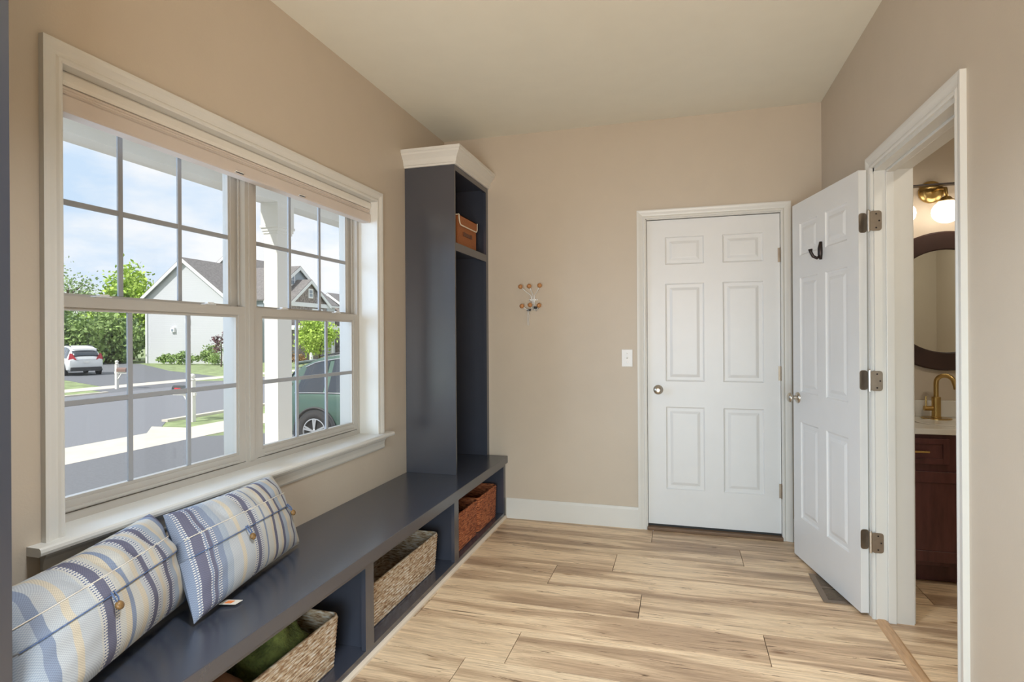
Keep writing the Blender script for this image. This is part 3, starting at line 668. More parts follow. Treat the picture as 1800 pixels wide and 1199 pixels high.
# ================================================================ SMALL WALL ITEMS
rk = thing('coat_rack', 'small white wire coat rack with wooden balls on the end wall', 'coat rack', (-.995, YB, 1.50))
balls = [(-.081, .139), (-.018, .141), (.057, .143), (-.067, .002), (-.008, .008), (.055, .004)]
for i, (x, z) in enumerate(balls):
    yy = -.055 if i < 3 else -.07
    MB().lathe([(.0165*math.sin(PI*k/10), -.0165*math.cos(PI*k/10)) for k in range(11)], (x, yy, z), (0, -1, 0), 16).build('ball', 'ball', rk, smooth=True)
def wire(pts): MB().tube(pts, .0034, 8).build('wire', 'wire', rk, smooth=True)
wire([(-.081, -.052, .139), (-.045, -.035, .105), (-.016, -.014, .080), (-.008, -.010, .045), (-.008, -.010, -.010)])
wire([(-.018, -.052, .141), (-.006, -.030, .105), (-.001, -.012, .080), (0, -.010, .045), (.0, -.010, -.012)])
wire([(.057, -.052, .143), (.034, -.030, .105), (.012, -.012, .082), (.008, -.010, .045), (.008, -.010, -.012)])
wire([(-.067, -.066, .002), (-.045, -.04, -.018), (-.02, -.015, -.030), (-.008, -.010, -.018), (-.008, -.010, .02)])
wire([(-.008, -.066, .008), (-.002, -.04, -.012), (.0, -.015, -.024), (.0, -.010, -.012), (0, -.010, .02)])
wire([(.055, -.066, .004), (.038, -.04, -.018), (.02, -.015, -.030), (.008, -.010, -.018), (.008, -.010, .02)])
box('bracket', 'wire', -.030, .032, -.014, -.0005, .042, .053, rk, bevel=.002)
for x in (-.026, .028): MB().lathe([(0,0),(.003,0),(0,.002)], (x, -.014, .0475), (0,-1,0), 8).build('screw', 'bronze', rk)
MB().box(.004, .036, -.020, -.006, -.016, .000).build('clip', 'dark', rk)
ky = thing('key_fob', 'dark key fob with a steel loop hanging from the coat rack', 'key', (-1.022, YB-.022, 1.485))
MB().box(-.016, .012, -.006, .006, -.016, -.002).build('fob', 'dark', ky)
MB().tube([(-.008, 0, -.016), (-.012, 0, -.05), (-.010, 0, -.115), (-.002, 0, -.118), (-.001, 0, -.05), (-.006, 0, -.016)], .0022, 6).build('loop', 'wire', ky)

sw = thing('light_switch', 'white single toggle light switch beside the closed door', 'light switch', (-.348, YB, 1.141))
box('plate', 'plate', -.036, .036, -.006, -.0005, -.058, .058, sw, bevel=.003)
box('toggle_frame', 'plate', -.006, .006, -.0075, -.006, -.013, .013, sw)
MB().hexa([(-.004,-.007,-.006),(.004,-.007,-.006),(.004,-.007,.004),(-.004,-.007,.004),(-.003,-.018,.002),(.003,-.018,.002),(.003,-.017,.009),(-.003,-.017,.009)]).build('toggle', 'plate', sw)
for z in (-.030, .030): MB().lathe([(0,0),(.003,0),(.002,.001),(0,.0012)], (0, -.006, z), (0,-1,0), 8).build('screw', 'nickel', sw)

rg_ = thing('floor_register', 'taupe louvred floor register under the open door', 'floor vent', (.715, 3.275, .0))
def rg(x0, x1, y0, y1, z0=.0004, z1=.005): return (x0, x1, y0, y1, z0, z1)
mb = MB(); mb.box(*rg(-.062, -.036, -.175, .175)); mb.box(*rg(.036, .062, -.175, .175)); mb.box(*rg(-.036, .036, -.175, -.148)); mb.box(*rg(-.036, .036, .148, .175)); mb.box(*rg(-.036, .036, -.004, .012))
mb.build('frame', 'register', rg_)
box('well', 'dark', -.036, .036, -.148, .148, .0003, .0009, rg_)
for i in range(22):
    y = -.144 + i*.0136
    if -.010 < y < .014: continue
    MB().box(-.036, .036, y, y+.005, .0012, .0042).build('louver', 'register', rg_)

# ================================================================ BATHROOM
VY = 3.462; VX0, VX1 = .99, 1.92
va = thing('vanity', 'espresso wood bathroom vanity seen through the doorway', 'vanity', ((VX0+VX1)/2, VY, 0))
ox = (VX0+VX1)/2
def vb(n, x0, x1, y0, y1, z0, z1, m='wood_dark', bev=.002, par=None): return box(n, m, x0-ox, x1-ox, y0, y1, z0, z1, par or va, bevel=bev, seg=1)
vb('body', VX0, VX1, .018, YB-VY-.001, .10, .775); vb('toe_kick', VX0, VX1, .065, .085, .0005, .10); vb('face_frame', VX0, VX1, 0, .018, .10, .775)
def shaker(n, x0, x1, z0, z1, rail=.045):
    o = vb(n, x0, x1, -.012, 0, z0, z1, bev=.0015)
    f = .006
    for a in ((x0, x0+rail, z0, z1), (x1-rail, x1, z0, z1), (x0+rail, x1-rail, z0, z0+rail), (x0+rail, x1-rail, z1-rail, z1)):
        vb('rail', a[0], a[1], -.018, -.012, a[2], a[3], bev=.001)
    return o
for x0, x1 in ((1.02, 1.305), (1.345, 1.60), (1.63, 1.89)): 
    o = shaker('drawer', x0, x1, .625, .755, .028)
    if x0 < 1.1 or x0 > 1.6:
        c = (x0+x1)/2 - ox
        MB().tube([(c-.045, -.046, .690), (c+.045, -.046, .690)], .0055, 10).tube([(c-.038, -.046, .69), (c-.038, -.012, .69)], .004, 8).tube([(c+.038, -.046, .69), (c+.038, -.012, .69)], .004, 8).build('pull', 'brass', o)
for x0, x1 in ((1.02, 1.44), (1.465, 1.89)): shaker('door', x0, x1, .125, .585, .055)
ct = thing('vanity_counter', 'off-white moulded sink counter on the vanity', 'counter', (ox, VY, .776))
box('slab', 'counter', VX0-ox, VX1-ox, -.022, YB-VY-.001, 0, .030, ct, bevel=.005)
box('backsplash', 'counter', VX0-ox, VX1-ox, YB-VY-.022, YB-VY-.001, .030, .125, ct, bevel=.004)
mb = MB(); rings = []
for r, z in ((1.0, .0305), (.97, .034), (.90, .034), (.84, .0315), (.7, .0308), (.3, .0306)):
    rings.append([(1.455-ox + .22*r*math.cos(2*PI*k/32), .225 + .155*r*math.sin(2*PI*k/32), z) for k in range(32)])
mb.ring_loft(rings).build('basin', 'counter', ct, smooth=True)
fc = thing('faucet', 'brushed brass gooseneck faucet on the sink counter', 'faucet', (1.398, 3.86, .807))
MB().lathe([(0,0),(.075,0),(.075,.004),(.07,.006),(0,.006)], (.0, 0, 0), (0,0,1), 28).build('deck_plate', 'brass', fc)
MB().lathe([(0,.005),(.026,.005),(.026,.010),(.0225,.014),(.0225,.120),(.0215,.124),(0,.124)], (0,0,0), (0,0,1), 22).build('body', 'brass', fc)
pts = [(0,0,.12), (0,0,.20)] + [(.036 - .036*math.cos(a), -.036*(1-math.cos(a))*.6, .205 + .042*math.sin(a)) for a in [PI*k/10 for k in range(1, 10)]] + [(.077, -.046, .190), (.080, -.048, .172)]
smooth_angle(MB().tube(pts, .0125, 14).build('spout', 'brass', fc), 60)
hd = MB().tube([(-.02, 0, .058), (-.062, -.006, .058)], .0135, 14).build('handle', 'brass', fc); smooth_angle(hd, 50)
MB().tube([(-.052, -.004, .066), (-.052, -.004, .128)], .0045, 8).build('lever', 'brass', hd)
mi = thing('round_mirror', 'round mirror in a wide dark wood frame above the sink', 'mirror', (1.485, YB, 1.482))
prof = [(.300, -.0006), (.300, -.020), (.306, -.026), (.398, -.030), (.406, -.024), (.406, -.0006)]
n = 64; mb = MB()
R = [[(r*math.cos(2*PI*k/n), y, r*math.sin(2*PI*k/n)) for r, y in prof] for k in range(n)]; R.append(R[0])
smooth_angle(mb.ring_loft(R, cap=False).build('frame', 'mframe', mi), 30)
MB().lathe([(0,.002),(.302,.002),(.302,.012),(0,.012)], (0,0,0), (0,-1,0), 64).build('glass', 'mirror', mi)
lf_ = thing('vanity_light', 'brass vanity light with opal globes on a black rail', 'wall lamp', (1.445, YB, 2.135))
box('rail', 'bronze', -.40, .46, -.105, -.060, .008, .016, lf_)
for i, x in enumerate((-.222, 0, .222)):
    MB().lathe([(0,.0006),(.064,.0006),(.066,.010),(.060,.022),(.030,.028),(0,.030)], (x-.030, 0, -.012), (0,-1,0), 28).build('canopy', 'brass', lf_, smooth=True)
    MB().tube([(x-.025, -.028, -.012), (x-.012, -.075, -.006), (x, -.125, -.020), (x, -.135, -.075)], .010, 12).build('arm', 'brass', lf_, smooth=True)
    MB().lathe([(0,0),(.020,0),(.030,-.014),(.046,-.022),(.046,-.027),(0,-.027)], (x, -.135, -.070), (0,0,1), 24).build('fitter', 'brass', lf_)
    MB().lathe([(.072*math.sin(PI*k/14), .064*math.cos(PI*k/14)) for k in range(15)], (x, -.135, -.154), (0,0,1), 28).build('globe', 'globe', lf_, smooth=True)

# ================================================================ OUTDOORS
G = -.9
M['grass'] = mat('lawn', (0.25, 0.31, 0.14), 0.95, var=.35, scale=2.5, bump=.6, bscale=18)
M['asphalt'] = mat('asphalt', (0.21, 0.215, 0.235), 0.95, var=.14, scale=30, bump=.5, bscale=60)
M['darkasphalt'] = mat('dark_asphalt', (0.16, 0.165, 0.18), 0.95, var=.12, scale=20)
M['concrete'] = mat('concrete', (0.62, 0.57, 0.49), 0.9, var=.06, scale=3)
M['siding'] = mat('white_siding', (0.63, 0.635, 0.665), 0.7, var=.02)
M['housetrim'] = mat('house_trim', (0.78, 0.78, 0.78), 0.6)
M['shingle'] = mat('roof_shingle', (0.20, 0.185, 0.18), 0.95, var=.25, scale=6)
M['stone'] = mat('facade_stone', (0.28, 0.24, 0.22), 0.95, var=.5, scale=5, bump=.5, bscale=8)
M['greyside'] = mat('blue_grey_siding', (0.38, 0.43, 0.48), 0.8, var=.04)
M['hglass'] = mat('house_glass', (0.25, 0.30, 0.36), 0.1, var=.1)
M['porch'] = mat('porch_white', (0.74, 0.72, 0.67), 0.6, var=.01)
M['bark'] = mat('bark', (0.10, 0.07, 0.05), 0.95, var=.3, scale=12)
M['leaf1'] = mat('leaf_pale', (0.34, 0.44, 0.22), 0.8, var=.3, scale=1.5)
M['leaf2'] = mat('leaf_bright', (0.42, 0.58, 0.10), 0.8, var=.3, scale=1.5)
M['leaf3'] = mat('leaf_mid', (0.29, 0.41, 0.13), 0.8, var=.4, scale=1.0)
M['leaf4'] = mat('leaf_dark', (0.20, 0.30, 0.12), 0.8, var=.4, scale=1.0)
M['leafred'] = mat('leaf_plum', (0.16, 0.07, 0.08), 0.8, var=.3)
M['leafor'] = mat('leaf_rust', (0.30, 0.18, 0.07), 0.8, var=.3)
M['carwhite'] = mat('white_car_paint', (0.72, 0.73, 0.75), 0.25, coat=.6, var=.006)
M['cargreen'] = mat('green_car_paint', (0.075, 0.135, 0.105), 0.25, .35, coat=.8, var=.03)
M['carglass'] = mat('car_glass', (0.035, 0.045, 0.06), 0.04, var=.02, coat=.5)
M['cladding'] = mat('black_cladding', (0.045, 0.047, 0.05), 0.7)
M['tire'] = mat('tire_rubber', (0.035, 0.035, 0.037), 0.85, bump=.3, bscale=80)
M['alloy'] = mat('alloy_wheel', (0.62, 0.63, 0.64), 0.3, .8)
M['chrome'] = mat('chrome', (0.75, 0.76, 0.77), 0.12, 1.0)
M['tail'] = mat('tail_lamp', (0.45, 0.03, 0.05), 0.2)
M['redflag'] = mat('red_flag', (0.65, 0.04, 0.05), 0.5)
M['mbox'] = mat('black_mailbox', (0.03, 0.035, 0.035), 0.4)
M['brownbox'] = mat('brown_mailbox', (0.20, 0.12, 0.10), 0.5)

def slab(name, poly, z, m, label, thick=.3):
    return tag(MB().prism(poly, z-thick, z).build(name, m), label, kind='structure')
slab('ground_lawn', [(-220, -120), (-3, -120), (-3, 200), (-220, 200)], G-.012, 'grass', 'lawn around the houses across the street')
slab('ground_street', [(-22.5, -60), (-11.95, -60), (-11.95, 10.9), (-13.2, 12.3), (-13.2, 90), (-22.5, 90)], G-.004, 'asphalt', 'grey asphalt street')
slab('ground_sidewalk', [(-11.95, -60), (-10.35, -60), (-10.35, 90), (-11.72, 90), (-11.72, 11.5), (-12.75, 11.45), (-11.95, 10.6)], G, 'concrete', 'near concrete sidewalk')
slab('ground_driveway', [(-10.35, -6), (-3.2, -6), (-3.2, 14.5), (-8.2, 14.5), (-9.3, 11.2), (-10.35, 10.6)], G-.002, 'darkasphalt', 'asphalt driveway in front of the porch')
slab('kerb_near', [(-13.25, 12.2), (-13.05, 12.2), (-13.05, 90), (-13.25, 90)], G+.05, 'concrete', 'near concrete kerb')
slab('kerb_far', [(-22.7, -60), (-22.5, -60), (-22.5, 18.2), (-22.7, 18.2)], G+.05, 'concrete', 'far kerb left of the drive')
slab('kerb_far_2', [(-22.7, 25.0), (-22.5, 25.0), (-22.5, 90), (-22.7, 90)], G+.05, 'concrete', 'far kerb right of the drive')
slab('ground_sidewalk_far', [(-25.9, -60), (-24.4, -60), (-24.4, 90), (-25.9, 90)], G+.002, 'concrete', 'far concrete sidewalk')
slab('ground_apron', [(-24.4, 19.0), (-22.5, 18.2), (-22.5, 25.0), (-24.4, 24.2)], G-.001, 'darkasphalt', 'asphalt apron of the opposite driveway')
slab('ground_drive_far', [(-25.9, 20.6), (-25.9, 27.6), (-33.7, 31.7), (-46.0, 40.2), (-60, 40.2), (-60, 24), (-34, 24.3)], G+.004, 'darkasphalt', 'opposite asphalt driveway')

# porch: ceiling, beam, column
pc = tag(box('ceiling_porch', 'porch', -4.15, XO-.02, -3, 9, 2.92, 3.0), 'porch ceiling', kind='structure')
tag(box('trim_4', 'porch', -4.0, -3.8, -3, 9, 2.632, 2.92), 'white porch beam', kind='structure')
tag(box('floor_porch', 'concrete', -4.1, XO-.02, -3, 9, -.25, -.12), 'porch floor slab', kind='structure')
co = thing('porch_column', 'square white porch column with moulded capital outside the window', 'column', (-3.90, 4.965, -.12))
def cb(n, hx, hy, z0, z1, bev=0): return box(n, 'porch', -hx, hx, -hy, hy, z0+.12, z1+.12, co, bevel=bev)
cb('shaft', .078, .107, -.1195, 2.33); cb('capital_block', .099, .126, 2.41, 2.6315); cb('capital_moulding', .106, .133, 2.385, 2.41); cb('capital_moulding', .096, .122, 2.355, 2.385); cb('capital_moulding', .086, .114, 2.33, 2.355); cb('base', .10, .13, -.1195, .05)

# mailboxes
def mailbox(label, loc, mbx, flag):
    t = thing('mailbox', label, 'mailbox', loc, group='roadside mailboxes')
    box('post', 'porch', -.055, .055, -.055, .055, .0005, 1.10, t)
    MB().lathe([(0,1.10),(.075,1.10),(.075,1.125),(.05,1.135),(.04,1.15),(.066,1.18),(.072,1.215),(.058,1.255),(.03,1.275),(0,1.28)], (0,0,0), (0,0,1), 20).build('finial', 'porch', t, smooth=True)
    box('arm', 'porch', -.62, .10, -.035, .035, .70, .775, t)
    MB().ring_loft([[(x, -.02, z) for x, z in p] for p in (((-.30, .70), (-.055, .40), (-.055, .47), (-.25, .70)),)] + [[(x, .02, z) for x, z in ((-.30, .70), (-.055, .40), (-.055, .47), (-.25, .70))]]).build('brace', 'porch', t)
    pr = [(-.09, .775), (.09, .775), (.09, .87)] + [(.09*math.cos(a), .87 + .09*math.sin(a)) for a in [PI*k/8 for k in range(1, 8)]] + [(-.09, .87)]
    MB().ring_loft([[(-.60, y, z) for y, z in pr], [(-.08, y, z) for y, z in pr]]).build('box', mbx, t)
    if flag: MB().box(-.50, -.30, -.100, -.094, .84, .90).box(-.36, -.34, -.100, -.094, .80, .90).build('flag', 'redflag', t)
    return t
mailbox('near black mailbox with red flag on a white post', (-12.45, 12.42, G-.012), 'mbox', True)
m2 = mailbox('brown mailbox on a white post across the street', (-23.9, 19.72, G-.012), 'brownbox', False); m2.rotation_euler = (0, 0, PI)

# ---------------------------------------------------------------- cars
def interp(x, xs, ys): return float(np.interp(x, xs, ys))
def car(name, label, loc, rz, paint, rear=False):
    t = thing(name, label, 'car', loc, rz)
    L = 4.7
    X  = [-2.35, -2.32, -2.20, -1.95, -1.50, -1.0, -.3, .35, .75, 1.15, 1.50, 1.95, 2.20, 2.32, 2.35]
    ZB = [ .55,  .42,  .30,  .26,  .25, .25, .25, .25, .25, .25, .26, .28, .32, .40, .50]
    ZS = [ .80,  .95, 1.02, 1.04, 1.05, 1.05, 1.04, 1.02, 1.01, 1.00, .98, .92, .86, .78, .68]
    ZT = [ .82, 1.05, 1.28, 1.54, 1.72, 1.79, 1.81, 1.75, 1.53, 1.20, 1.08, .98, .90, .80, .70]
    WB = [ .70,  .82,  .88,  .92,  .93, .93, .93, .93, .93, .93, .92, .89, .82, .74, .66]
    WT = [ .60,  .66,  .66,  .65,  .65, .65, .65, .64, .66, .74, .78, .76, .70, .62, .55]
    def sec(x):
        zb, zs, zt, wb, wt = (interp(x, X, a) for a in (ZB, ZS, ZT, WB, WT))
        return [(0, zb), (wb*.86, zb), (wb*.97, zb+.10), (wb, zb+(zs-zb)*.45), (wb*.985, zs-.05), (wb*.95, zs), (wt*1.02, zt-.09 if zt-zs > .3 else zs+(zt-zs)*.55), (wt*.93, zt-.02), (wt*.6, zt+.012), (0, zt+.02)]
    xs = sorted(set([float(v) for v in np.linspace(-2.35, 2.35, 60)] + X)); rings = []
    for x in xs:
        s = sec(x); rings.append([(x, y, z) for y, z in s] + [(x, -y, z) for y, z in reversed(s[1:-1])])
    b = MB().ring_loft(rings).build('body', paint, t); smooth_angle(b, 35)
    def P(x, i, f, side, off=.008):
        s = sec(x); y = s[i][0]*(1-f) + s[i+1][0]*f; z = s[i][1]*(1-f) + s[i+1][1]*f
        n = Vector((0, s[i+1][1]-s[i][1], -(s[i+1][0]-s[i][0]))).normalized()
        return (x, side*(y + n.y*off), z + n.z*off)
    for side in (-1, 1):
        for nm, xa0, xb0, xa1, xb1 in (('side_window', -.12, .98, -.05, .42), ('side_window', -1.15, -.22, -1.12, -.15), ('side_window', -1.85, -1.25, -1.72, -1.22)):
            V, F = [], []; n = 10
            for j in range(2):
                f = (.06, .98)[j]
                for i in range(n+1):
                    a, c = ((xa0, xb0), (xa1, xb1))[j]; V.append(P(a + (c-a)*i/n, 5, f, side))
            for i in range(n): F.append((i, i+1, n+2+i, n+1+i))
            o = raw(nm, V, F, 'carglass', t); sm = o.modifiers.new('t', 'SOLIDIFY'); sm.thickness = .006
        MB().tube([P(-1.85 + (2.95)*i/20, 5, .03, side, .012) for i in range(21)], .012, 6).build('belt_trim', 'chrome', t)
        MB().tube([P(-1.75 + 2.2*i/20, 5, 1.0, side, .012) for i in range(21)] + [P(.45 + .62*i/8, 5, 1.0 - .97*i/8, side, .012) for i in range(1, 9)], .012, 6).build('window_trim', 'chrome', t)
        mr = MB(); mr.lathe([(.0, -.12), (.05, -.10), (.075, 0), (.06, .09), (0, .11)], (.72, side*1.03, 1.06), (0, 1, 0), 12); mr.build('mirror', paint, t, smooth=True)
        box('sill_cladding', 'cladding', -1.0, 1.0, side*.925-.02, side*.925+.02, .24, .40, t)
        MB().tube([(-.05, side*.935, .86), (.12, side*.955, .87)], .014, 6).build('door_handle', 'chrome', t)
        MB().tube([P(-1.5 + 1.9*i/10, 7, .2, side, .04) for i in range(11)], .018, 6).build('roof_rail', 'cladding', t)
        MB().box(.92, .926, side*.93-.008, side*.93+.006, .45, .98).build('door_gap', 'dark', t)
        for wx in (-1.38, 1.42):
            MB().lathe([(0, 0), (.445, 0), (.445, .012), (0, .014)], (wx, side*.918, .36), (0, side, 0), 32).build('wheel_arch', 'cladding', t)
            MB().tube([(wx + .44*math.cos(a), side*.935, .36 + .44*math.sin(a)) for a in [PI*(-.08 + 1.16*k/24) for k in range(25)]], .022, 6).build('arch_trim', 'cladding', t)
            w = MB().lathe([(.235, -.20), (.34, -.20), (.365, -.16), (.365, -.03), (.34, 0), (.245, .003), (.235, -.02)], (wx, side*.955, .365), (0, side, 0), 40).build('tire', 'tire', t, smooth=True)
            ri = MB(); ri.lathe([(.222, -.02), (.242, 0), (.242, .008), (.225, .010), (.215, -.02)], (wx, side*.952, .365), (0, side, 0), 40).build('rim', 'alloy', w)
            MB().lathe([(0, 0), (.23, 0), (.23, .004), (0, .004)], (wx, side*.93, .365), (0, side, 0), 28).build('brake_disc', 'cladding', w)
            for k in range(5):
                for dd in (-.11, .11):
                    a = 2*PI*k/5 + PI/2 + dd; d = Vector((math.cos(a), 0, math.sin(a))); c = Vector((wx, side*.955, .365)); e = Vector((-math.sin(a), 0, math.cos(a)))*.018
                    q0 = c + d*.03; q1 = c + d*.225; yv = Vector((0, side*.014, 0))
                    MB().hexa([q0-e*.7, q1-e, q1+e, q0+e*.7, q0-e*.7+yv, q1-e+yv*.4, q1+e+yv*.4, q0+e*.7+yv]).build('spoke', 'alloy', w)
            MB().lathe([(0, 0), (.045, 0), (.04, .022), (0, .024)], (wx, side*.955, .365), (0, side, 0), 16).build('hub_cap', 'alloy', w)
    # windscreen, rear window
    def across(nm, xa, xb, m, off=.01, wv=.92):
        V, F = [], []
        for j in range(7):
            x = xa + (xb-xa)*j/6; s = sec(x); wt = s[6][0]*wv; z = s[8][1]+off
            for i in range(9): y = -wt + 2*wt*i/8; V.append((x, y, z - .05*(abs(y)/wt)**3))
        for j in range(6):
            for i in range(8): F.append((j*9+i, j*9+i+1, (j+1)*9+i+1, (j+1)*9+i))
        o = raw(nm, V, F, m, t, smooth=True); sm = o.modifiers.new('t', 'SOLIDIFY'); sm.thickness = .01; return o
    across('windscreen', .48, 1.10, 'carglass', .012, 1.0); across('rear_window', -2.27, -1.98, 'carglass', .02, .96)
    MB().tube([(-2.02, -.6, 1.60), (-2.06, 0, 1.62), (-2.02, .6, 1.60)], .035, 8).build('spoiler', paint, t)
    for side in (-1, 1):
        MB().hexa([(-2.33, side*.50, .93), (-2.20, side*.86, .93), (-2.15, side*.80, 1.16), (-2.27, side*.70, 1.14), (-2.36, side*.50, .99), (-2.26, side*.87, 1.02), (-2.20, side*.79, 1.36), (-2.30, side*.68, 1.34)]).build('tail_lamp', 'tail', t)
        MB().hexa([(2.20, side*.50, .72), (2.05, side*.86, .74), (2.0, side*.86, .84), (2.18, side*.50, .80), (2.32, side*.50, .72), (2.16, side*.86, .75), (2.12, side*.86, .86), (2.28, side*.50, .82)]).build('headlamp', 'plate', t)
    box('rear_bumper', 'cladding', -2.40, -2.20, -.78, .78, .30, .52, t, bevel=.03)
    box('front_bumper', 'cladding', 2.22, 2.38, -.66, .66, .34, .50, t, bevel=.03)
    box('license_plate', 'plate', -2.40, -2.385, -.15, .15, .78, .88, t)
    MB().tube([(-2.375, -.5, .97), (-2.385, 0, .97), (-2.375, .5, .97)], .018, 6).build('tailgate_trim', 'chrome', t)
    return t
car('green_car', 'dark green sport utility car parked right outside the window', (-5.36, 10.70, G-.002), 0.0, 'cargreen').scale = (1.05, 1.05, 1.05)
car('white_car', 'white sport utility car parked in the driveway across the street', (-36.7, 27.5, G+.004), PI - .42, 'carwhite')

# ---------------------------------------------------------------- houses
def gable_block(t, x0, x1, y0, y1, z0, ze, zr, axis, wallm, over=.4, tr=True):
    """walls with gables and a pitched roof; axis = ridge direction"""
    if axis == 'y':
        xm = (x0+x1)/2; pr = [(x0, z0), (x1, z0), (x1, ze), (xm, zr), (x0, ze)]
        MB().ring_loft([[(x, y0, z) for x, z in pr], [(x, y1, z) for x, z in pr]]).build('wall', wallm, t)
        sl = (zr-ze)/((x1-x0)/2)
        for s, xe in ((-1, x0), (1, x1)):
            xo = xe + s*over; zo = ze - sl*over; q = .16
            MB().hexa([(xo, y0-over, zo+.03), (xm, y0-over, zr+.03), (xm, y1+over, zr+.03), (xo, y1+over, zo+.03), (xo, y0-over, zo+q), (xm, y0-over, zr+q+.03), (xm, y1+over, zr+q+.03), (xo, y1+over, zo+q)]).build('roof', 'shingle', t)
            if tr: MB().hexa([(xo, y0-over-.03, zo-.22), (xm, y0-over-.03, zr-.22), (xm, y0-over+.06, zr-.22), (xo, y0-over+.06, zo-.22), (xo, y0-over-.03, zo+.10), (xm, y0-over-.03, zr+.12), (xm, y0-over+.06, zr+.12), (xo, y0-over+.06, zo+.10)]).build('rake_board', 'housetrim', t)
            if tr: box('gutter', 'housetrim', xo-.06, xo+.06, y0-over, y1+over, zo-.08, zo+.08, t)
    else:
        ym = (y0+y1)/2; pr = [(y0, z0), (y1, z0), (y1, ze), (ym, zr), (y0, ze)]
        MB().ring_loft([[(x0, y, z) for y, z in pr], [(x1, y, z) for y, z in pr]]).build('wall', wallm, t)
        sl = (zr-ze)/((y1-y0)/2)
        for s, ye in ((-1, y0), (1, y1)):
            yo = ye + s*over; zo = ze - sl*over; q = .16
            MB().hexa([(x0-over, yo, zo+.03), (x0-over, ym, zr+.03), (x1+over, ym, zr+.03), (x1+over, yo, zo+.03), (x0-over, yo, zo+q), (x0-over, ym, zr+q+.03), (x1+over, ym, zr+q+.03), (x1+over, yo, zo+q)]).build('roof', 'shingle', t)
            if tr: MB().hexa([(x1+over-.06, yo, zo-.22), (x1+over-.06, ym, zr-.22), (x1+over+.03, ym, zr-.22), (x1+over+.03, yo, zo-.22), (x1+over-.06, yo, zo+.10), (x1+over-.06, ym, zr+.12), (x1+over+.03, ym, zr+.12), (x1+over+.03, yo, zo+.10)]).build('rake_board', 'housetrim', t)
def hwin(t, x, y, z, w, h):
    f = box('window', 'housetrim', x, x+.10, y-w/2-.12, y+w/2+.12, z-h/2-.12, z+h/2+.12, t)
    for i in range(2):
        for j in range(2):
            box('pane', 'hglass', x+.10, x+.12, y-w/2+.03+i*w/2, y+w/2*i-.03, z-h/2+.03+j*h/2, z+h/2*j-.03, f)
M['siding_lap'] = M['siding']
def lap(m):
    t = m.node_tree; b = t.nodes['Principled BSDF']; g = N('ShaderNodeNewGeometry', t); s = N('ShaderNodeSeparateXYZ', t); t.links.new(g.outputs['Position'], s.inputs[0])
    mu = N('ShaderNodeMath', t, operation='MULTIPLY'); mu.inputs[1].default_value = 5.2; fr = N('ShaderNodeMath', t, operation='FRACT'); t.links.new(s.outputs['Z'], mu.inputs[0]); t.links.new(mu.outputs[0], fr.inputs[0])
    bp = N('ShaderNodeBump', t); bp.inputs['Strength'].default_value = .6; bp.inputs['Distance'].default_value = .04; t.links.new(fr.outputs[0], bp.inputs['Height']); t.links.new(bp.outputs['Normal'], b.inputs['Normal'])
lap(M['siding']); lap(M['greyside'])
h1 = thing('house', 'large white-sided house with grey roof across the street', 'house', (0, 0, 0))
gable_block(h1, -46.9, -37.9, 41.5, 58, -1.35, 5.05, 8.35, 'y', 'siding', .35)
gable_block(h1, -50.5, -40.5, 50.0, 59.5, -1.3, 6.2, 9.9, 'y', 'siding', .35)
gable_block(h1, -42, -36.6, 44.6, 54.6, -1.3, 4.9, 8.3, 'x', 'greyside', .3)
gable_block(h1, -40, -35.2, 46.5, 52.4, -1.3, 4.75, 6.9, 'x', 'stone', .3)
hwin(h1, -36.6, 48.6, 7.0, .6, .9)
hwin(h1, -35.2, 50.7, 3.2, 1.5, 1.8); hwin(h1, -35.2, 49.6, 5.7, .5, .7)
box('frieze_board', 'housetrim', -35.2, -35.05, 46.2, 52.7, 4.35, 4.75, h1)
box('corner_board', 'housetrim', -37.95, -37.75, 41.42, 41.6, -1.3, 5.0, h1); box('downspout', 'housetrim', -46.75, -46.6, 41.38, 41.5, -1.3, 5.0, h1)
box('porch_roof', 'housetrim', -35.2, -33.4, 46.5, 55.5, 2.1, 2.5, h1)
for y in (47.6, 51.0, 54.2):
    MB().lathe([(0,-1.25),(.26,-1.25),(.26,-1.1),(.17,-1.0),(.14,1.9),(.22,2.0),(.22,2.1),(0,2.1)], (-33.7, y, 0), (0,0,1), 14).build('porch_column', 'housetrim', h1)
for x, z in ((-42.0, 2.9), (-43.6, 2.1)): box('vent_hood', 'housetrim', x-.2, x+.2, 41.3, 41.5, z-.2, z+.2, h1); box('vent_hood', 'hglass', x-.1, x+.1, 41.28, 41.3, z-.14, z+.06, h1)
h2 = thing('house', 'low brown-roofed house wing at the right of the window view', 'house', (0, 0, 0))
gable_block(h2, -46, -36, 61.5, 76, -1.3, 3.2, 6.6, 'y', 'stone', .3)
h2['group'] = h1['group'] = 'houses across the street'

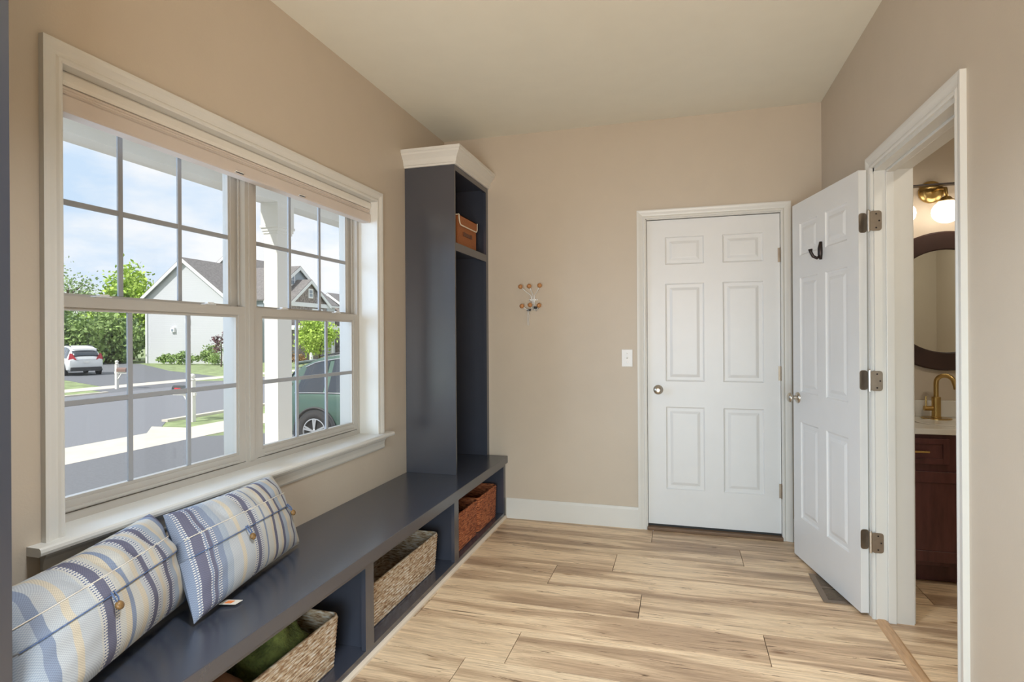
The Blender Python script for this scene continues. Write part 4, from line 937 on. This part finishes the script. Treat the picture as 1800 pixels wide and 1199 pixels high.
# ---------------------------------------------------------------- trees and shrubs
def tree(name, label, cat, c, r, ztop, zbot, m, n, leaf, trunk=True, sparse=False, group=None):
    """c = (x, y) ground position; crown is an ellipsoid of leaf blades between zbot and ztop"""
    t = thing(name, label, cat, (c[0], c[1], G-.012), group=group)
    zc = (ztop+zbot)/2 - G; hz = (ztop-zbot)/2
    k = max(6, int(n/90)); cl = rng.normal(size=(k, 3)); cl /= np.linalg.norm(cl, axis=1)[:, None]; cl *= (rng.uniform(.25, 1.0, (k, 1))**.5)
    idx = rng.integers(0, k, n); sc = .34 if not sparse else .26
    p = cl[idx]*.80 + rng.normal(size=(n, 3))*sc*.55
    p *= np.array([r, r, hz]); p[:, 2] += zc
    a = rng.normal(size=(n, 3)); a /= np.linalg.norm(a, axis=1)[:, None]; b = np.cross(a, rng.normal(size=(n, 3))); b /= np.linalg.norm(b, axis=1)[:, None]
    s = leaf*rng.uniform(.6, 1.3, (n, 1)); a *= s; b *= s*.55
    V = np.stack([p-a, p+b, p+a, p-b], 1).reshape(-1, 3); V[:, 2] = np.maximum(V[:, 2], .02)
    F = [(4*i, 4*i+1, 4*i+2, 4*i+3) for i in range(n)]
    raw('foliage', V, F, m, t)
    if trunk:
        mb = MB(); tw = max(.05, r*.055); mb.tube([(0,0,.0005), (0.05,0,zc*.5), (0,.05,zc+hz*.25)], [tw*1.1, tw*.8, tw*.25], 8)
        for q in range(7):
            a_ = q*2.4; z0 = zc - hz*.6 + q*hz*.12
            mb.tube([(0,0,z0), (r*.3*math.cos(a_), r*.3*math.sin(a_), z0+hz*.15), (r*.5*math.cos(a_), r*.5*math.sin(a_), z0+hz*.3)], [tw*.4, tw*.22, tw*.06], 6)
        mb.build('trunk', 'bark', t)
    return t
bk = 'trees beyond the far driveway'
tree('tree', 'tall sparse pale-leaved tree at the far left of the window view', 'tree', (-60.5, 44.5), 4.6, 10.2, .2, 'leaf1', 3800, .17, sparse=True, group=bk)
tree('tree', 'bright green tree just left of the white gable', 'tree', (-56.5, 48.5), 3.2, 9.2, .5, 'leaf2', 5200, .24, group=bk)
tree('tree', 'thin pale tree between the tall sparse tree and the white gable', 'tree', (-58.5, 46.5), 3.0, 6.8, -.3, 'leaf1', 1500, .16, sparse=True, group=bk)
for i, (x, y, r, zt, m, lb) in enumerate([(-52.5, 37.5, 3.4, 3.9, 'leaf4', 'dark green bush behind the white car, leftmost'), (-50.5, 38.5, 2.6, 3.2, 'leaf3', 'mid green bush behind the right side of the white car'),
        (-53.5, 43.0, 3.0, 4.6, 'leaf2', 'yellow-green bush beside the window grille, left of the gable'), (-49.6, 41.2, 2.3, 4.0, 'leaf3', 'green bush touching the back corner of the white gable'), (-56, 40.0, 3.2, 4.8, 'leaf3', 'tall green bush far behind the white car'),
        (-51.3, 42.8, 2.2, 3.4, 'leaf4', 'low dark bush right behind the far mailbox')]):
    tree('bush', lb, 'bush', (x, y), r, zt, G, m, 3800, .20, group='bushes at the woodland edge')
tree('tree', 'round bright green tree in front of the stone facade', 'tree', (-26.6, 38.6), 1.65, 3.05, -.15, 'leaf2', 4200, .12)
tree('sapling', 'thin plum-leaved sapling on the opposite lawn', 'tree', (-34.5, 37.2), .85, 2.1, .1, 'leafred', 420, .09, sparse=True)
tree('shrub', 'rust coloured shrub left of the round green tree', 'bush', (-27.6, 36.9), .8, .45, G, 'leafor', 900, .09, trunk=False)
for x, y, r, zt, lb in ((-42.6, 39.9, .8, .1, 'small green shrub at the gable wall, leftmost'), (-40.6, 39.8, .9, .35, 'small green shrub at the gable wall, middle'), (-37.2, 39.6, 1.1, .9, 'green shrub at the front corner of the white house'), (-38.9, 39.9, .8, .3, 'small green shrub beside the front corner shrub')):
    tree('shrub', lb, 'bush', (x, y), r, zt, G, 'leaf3', 900, .11, trunk=False, group='shrubs along the gable wall')
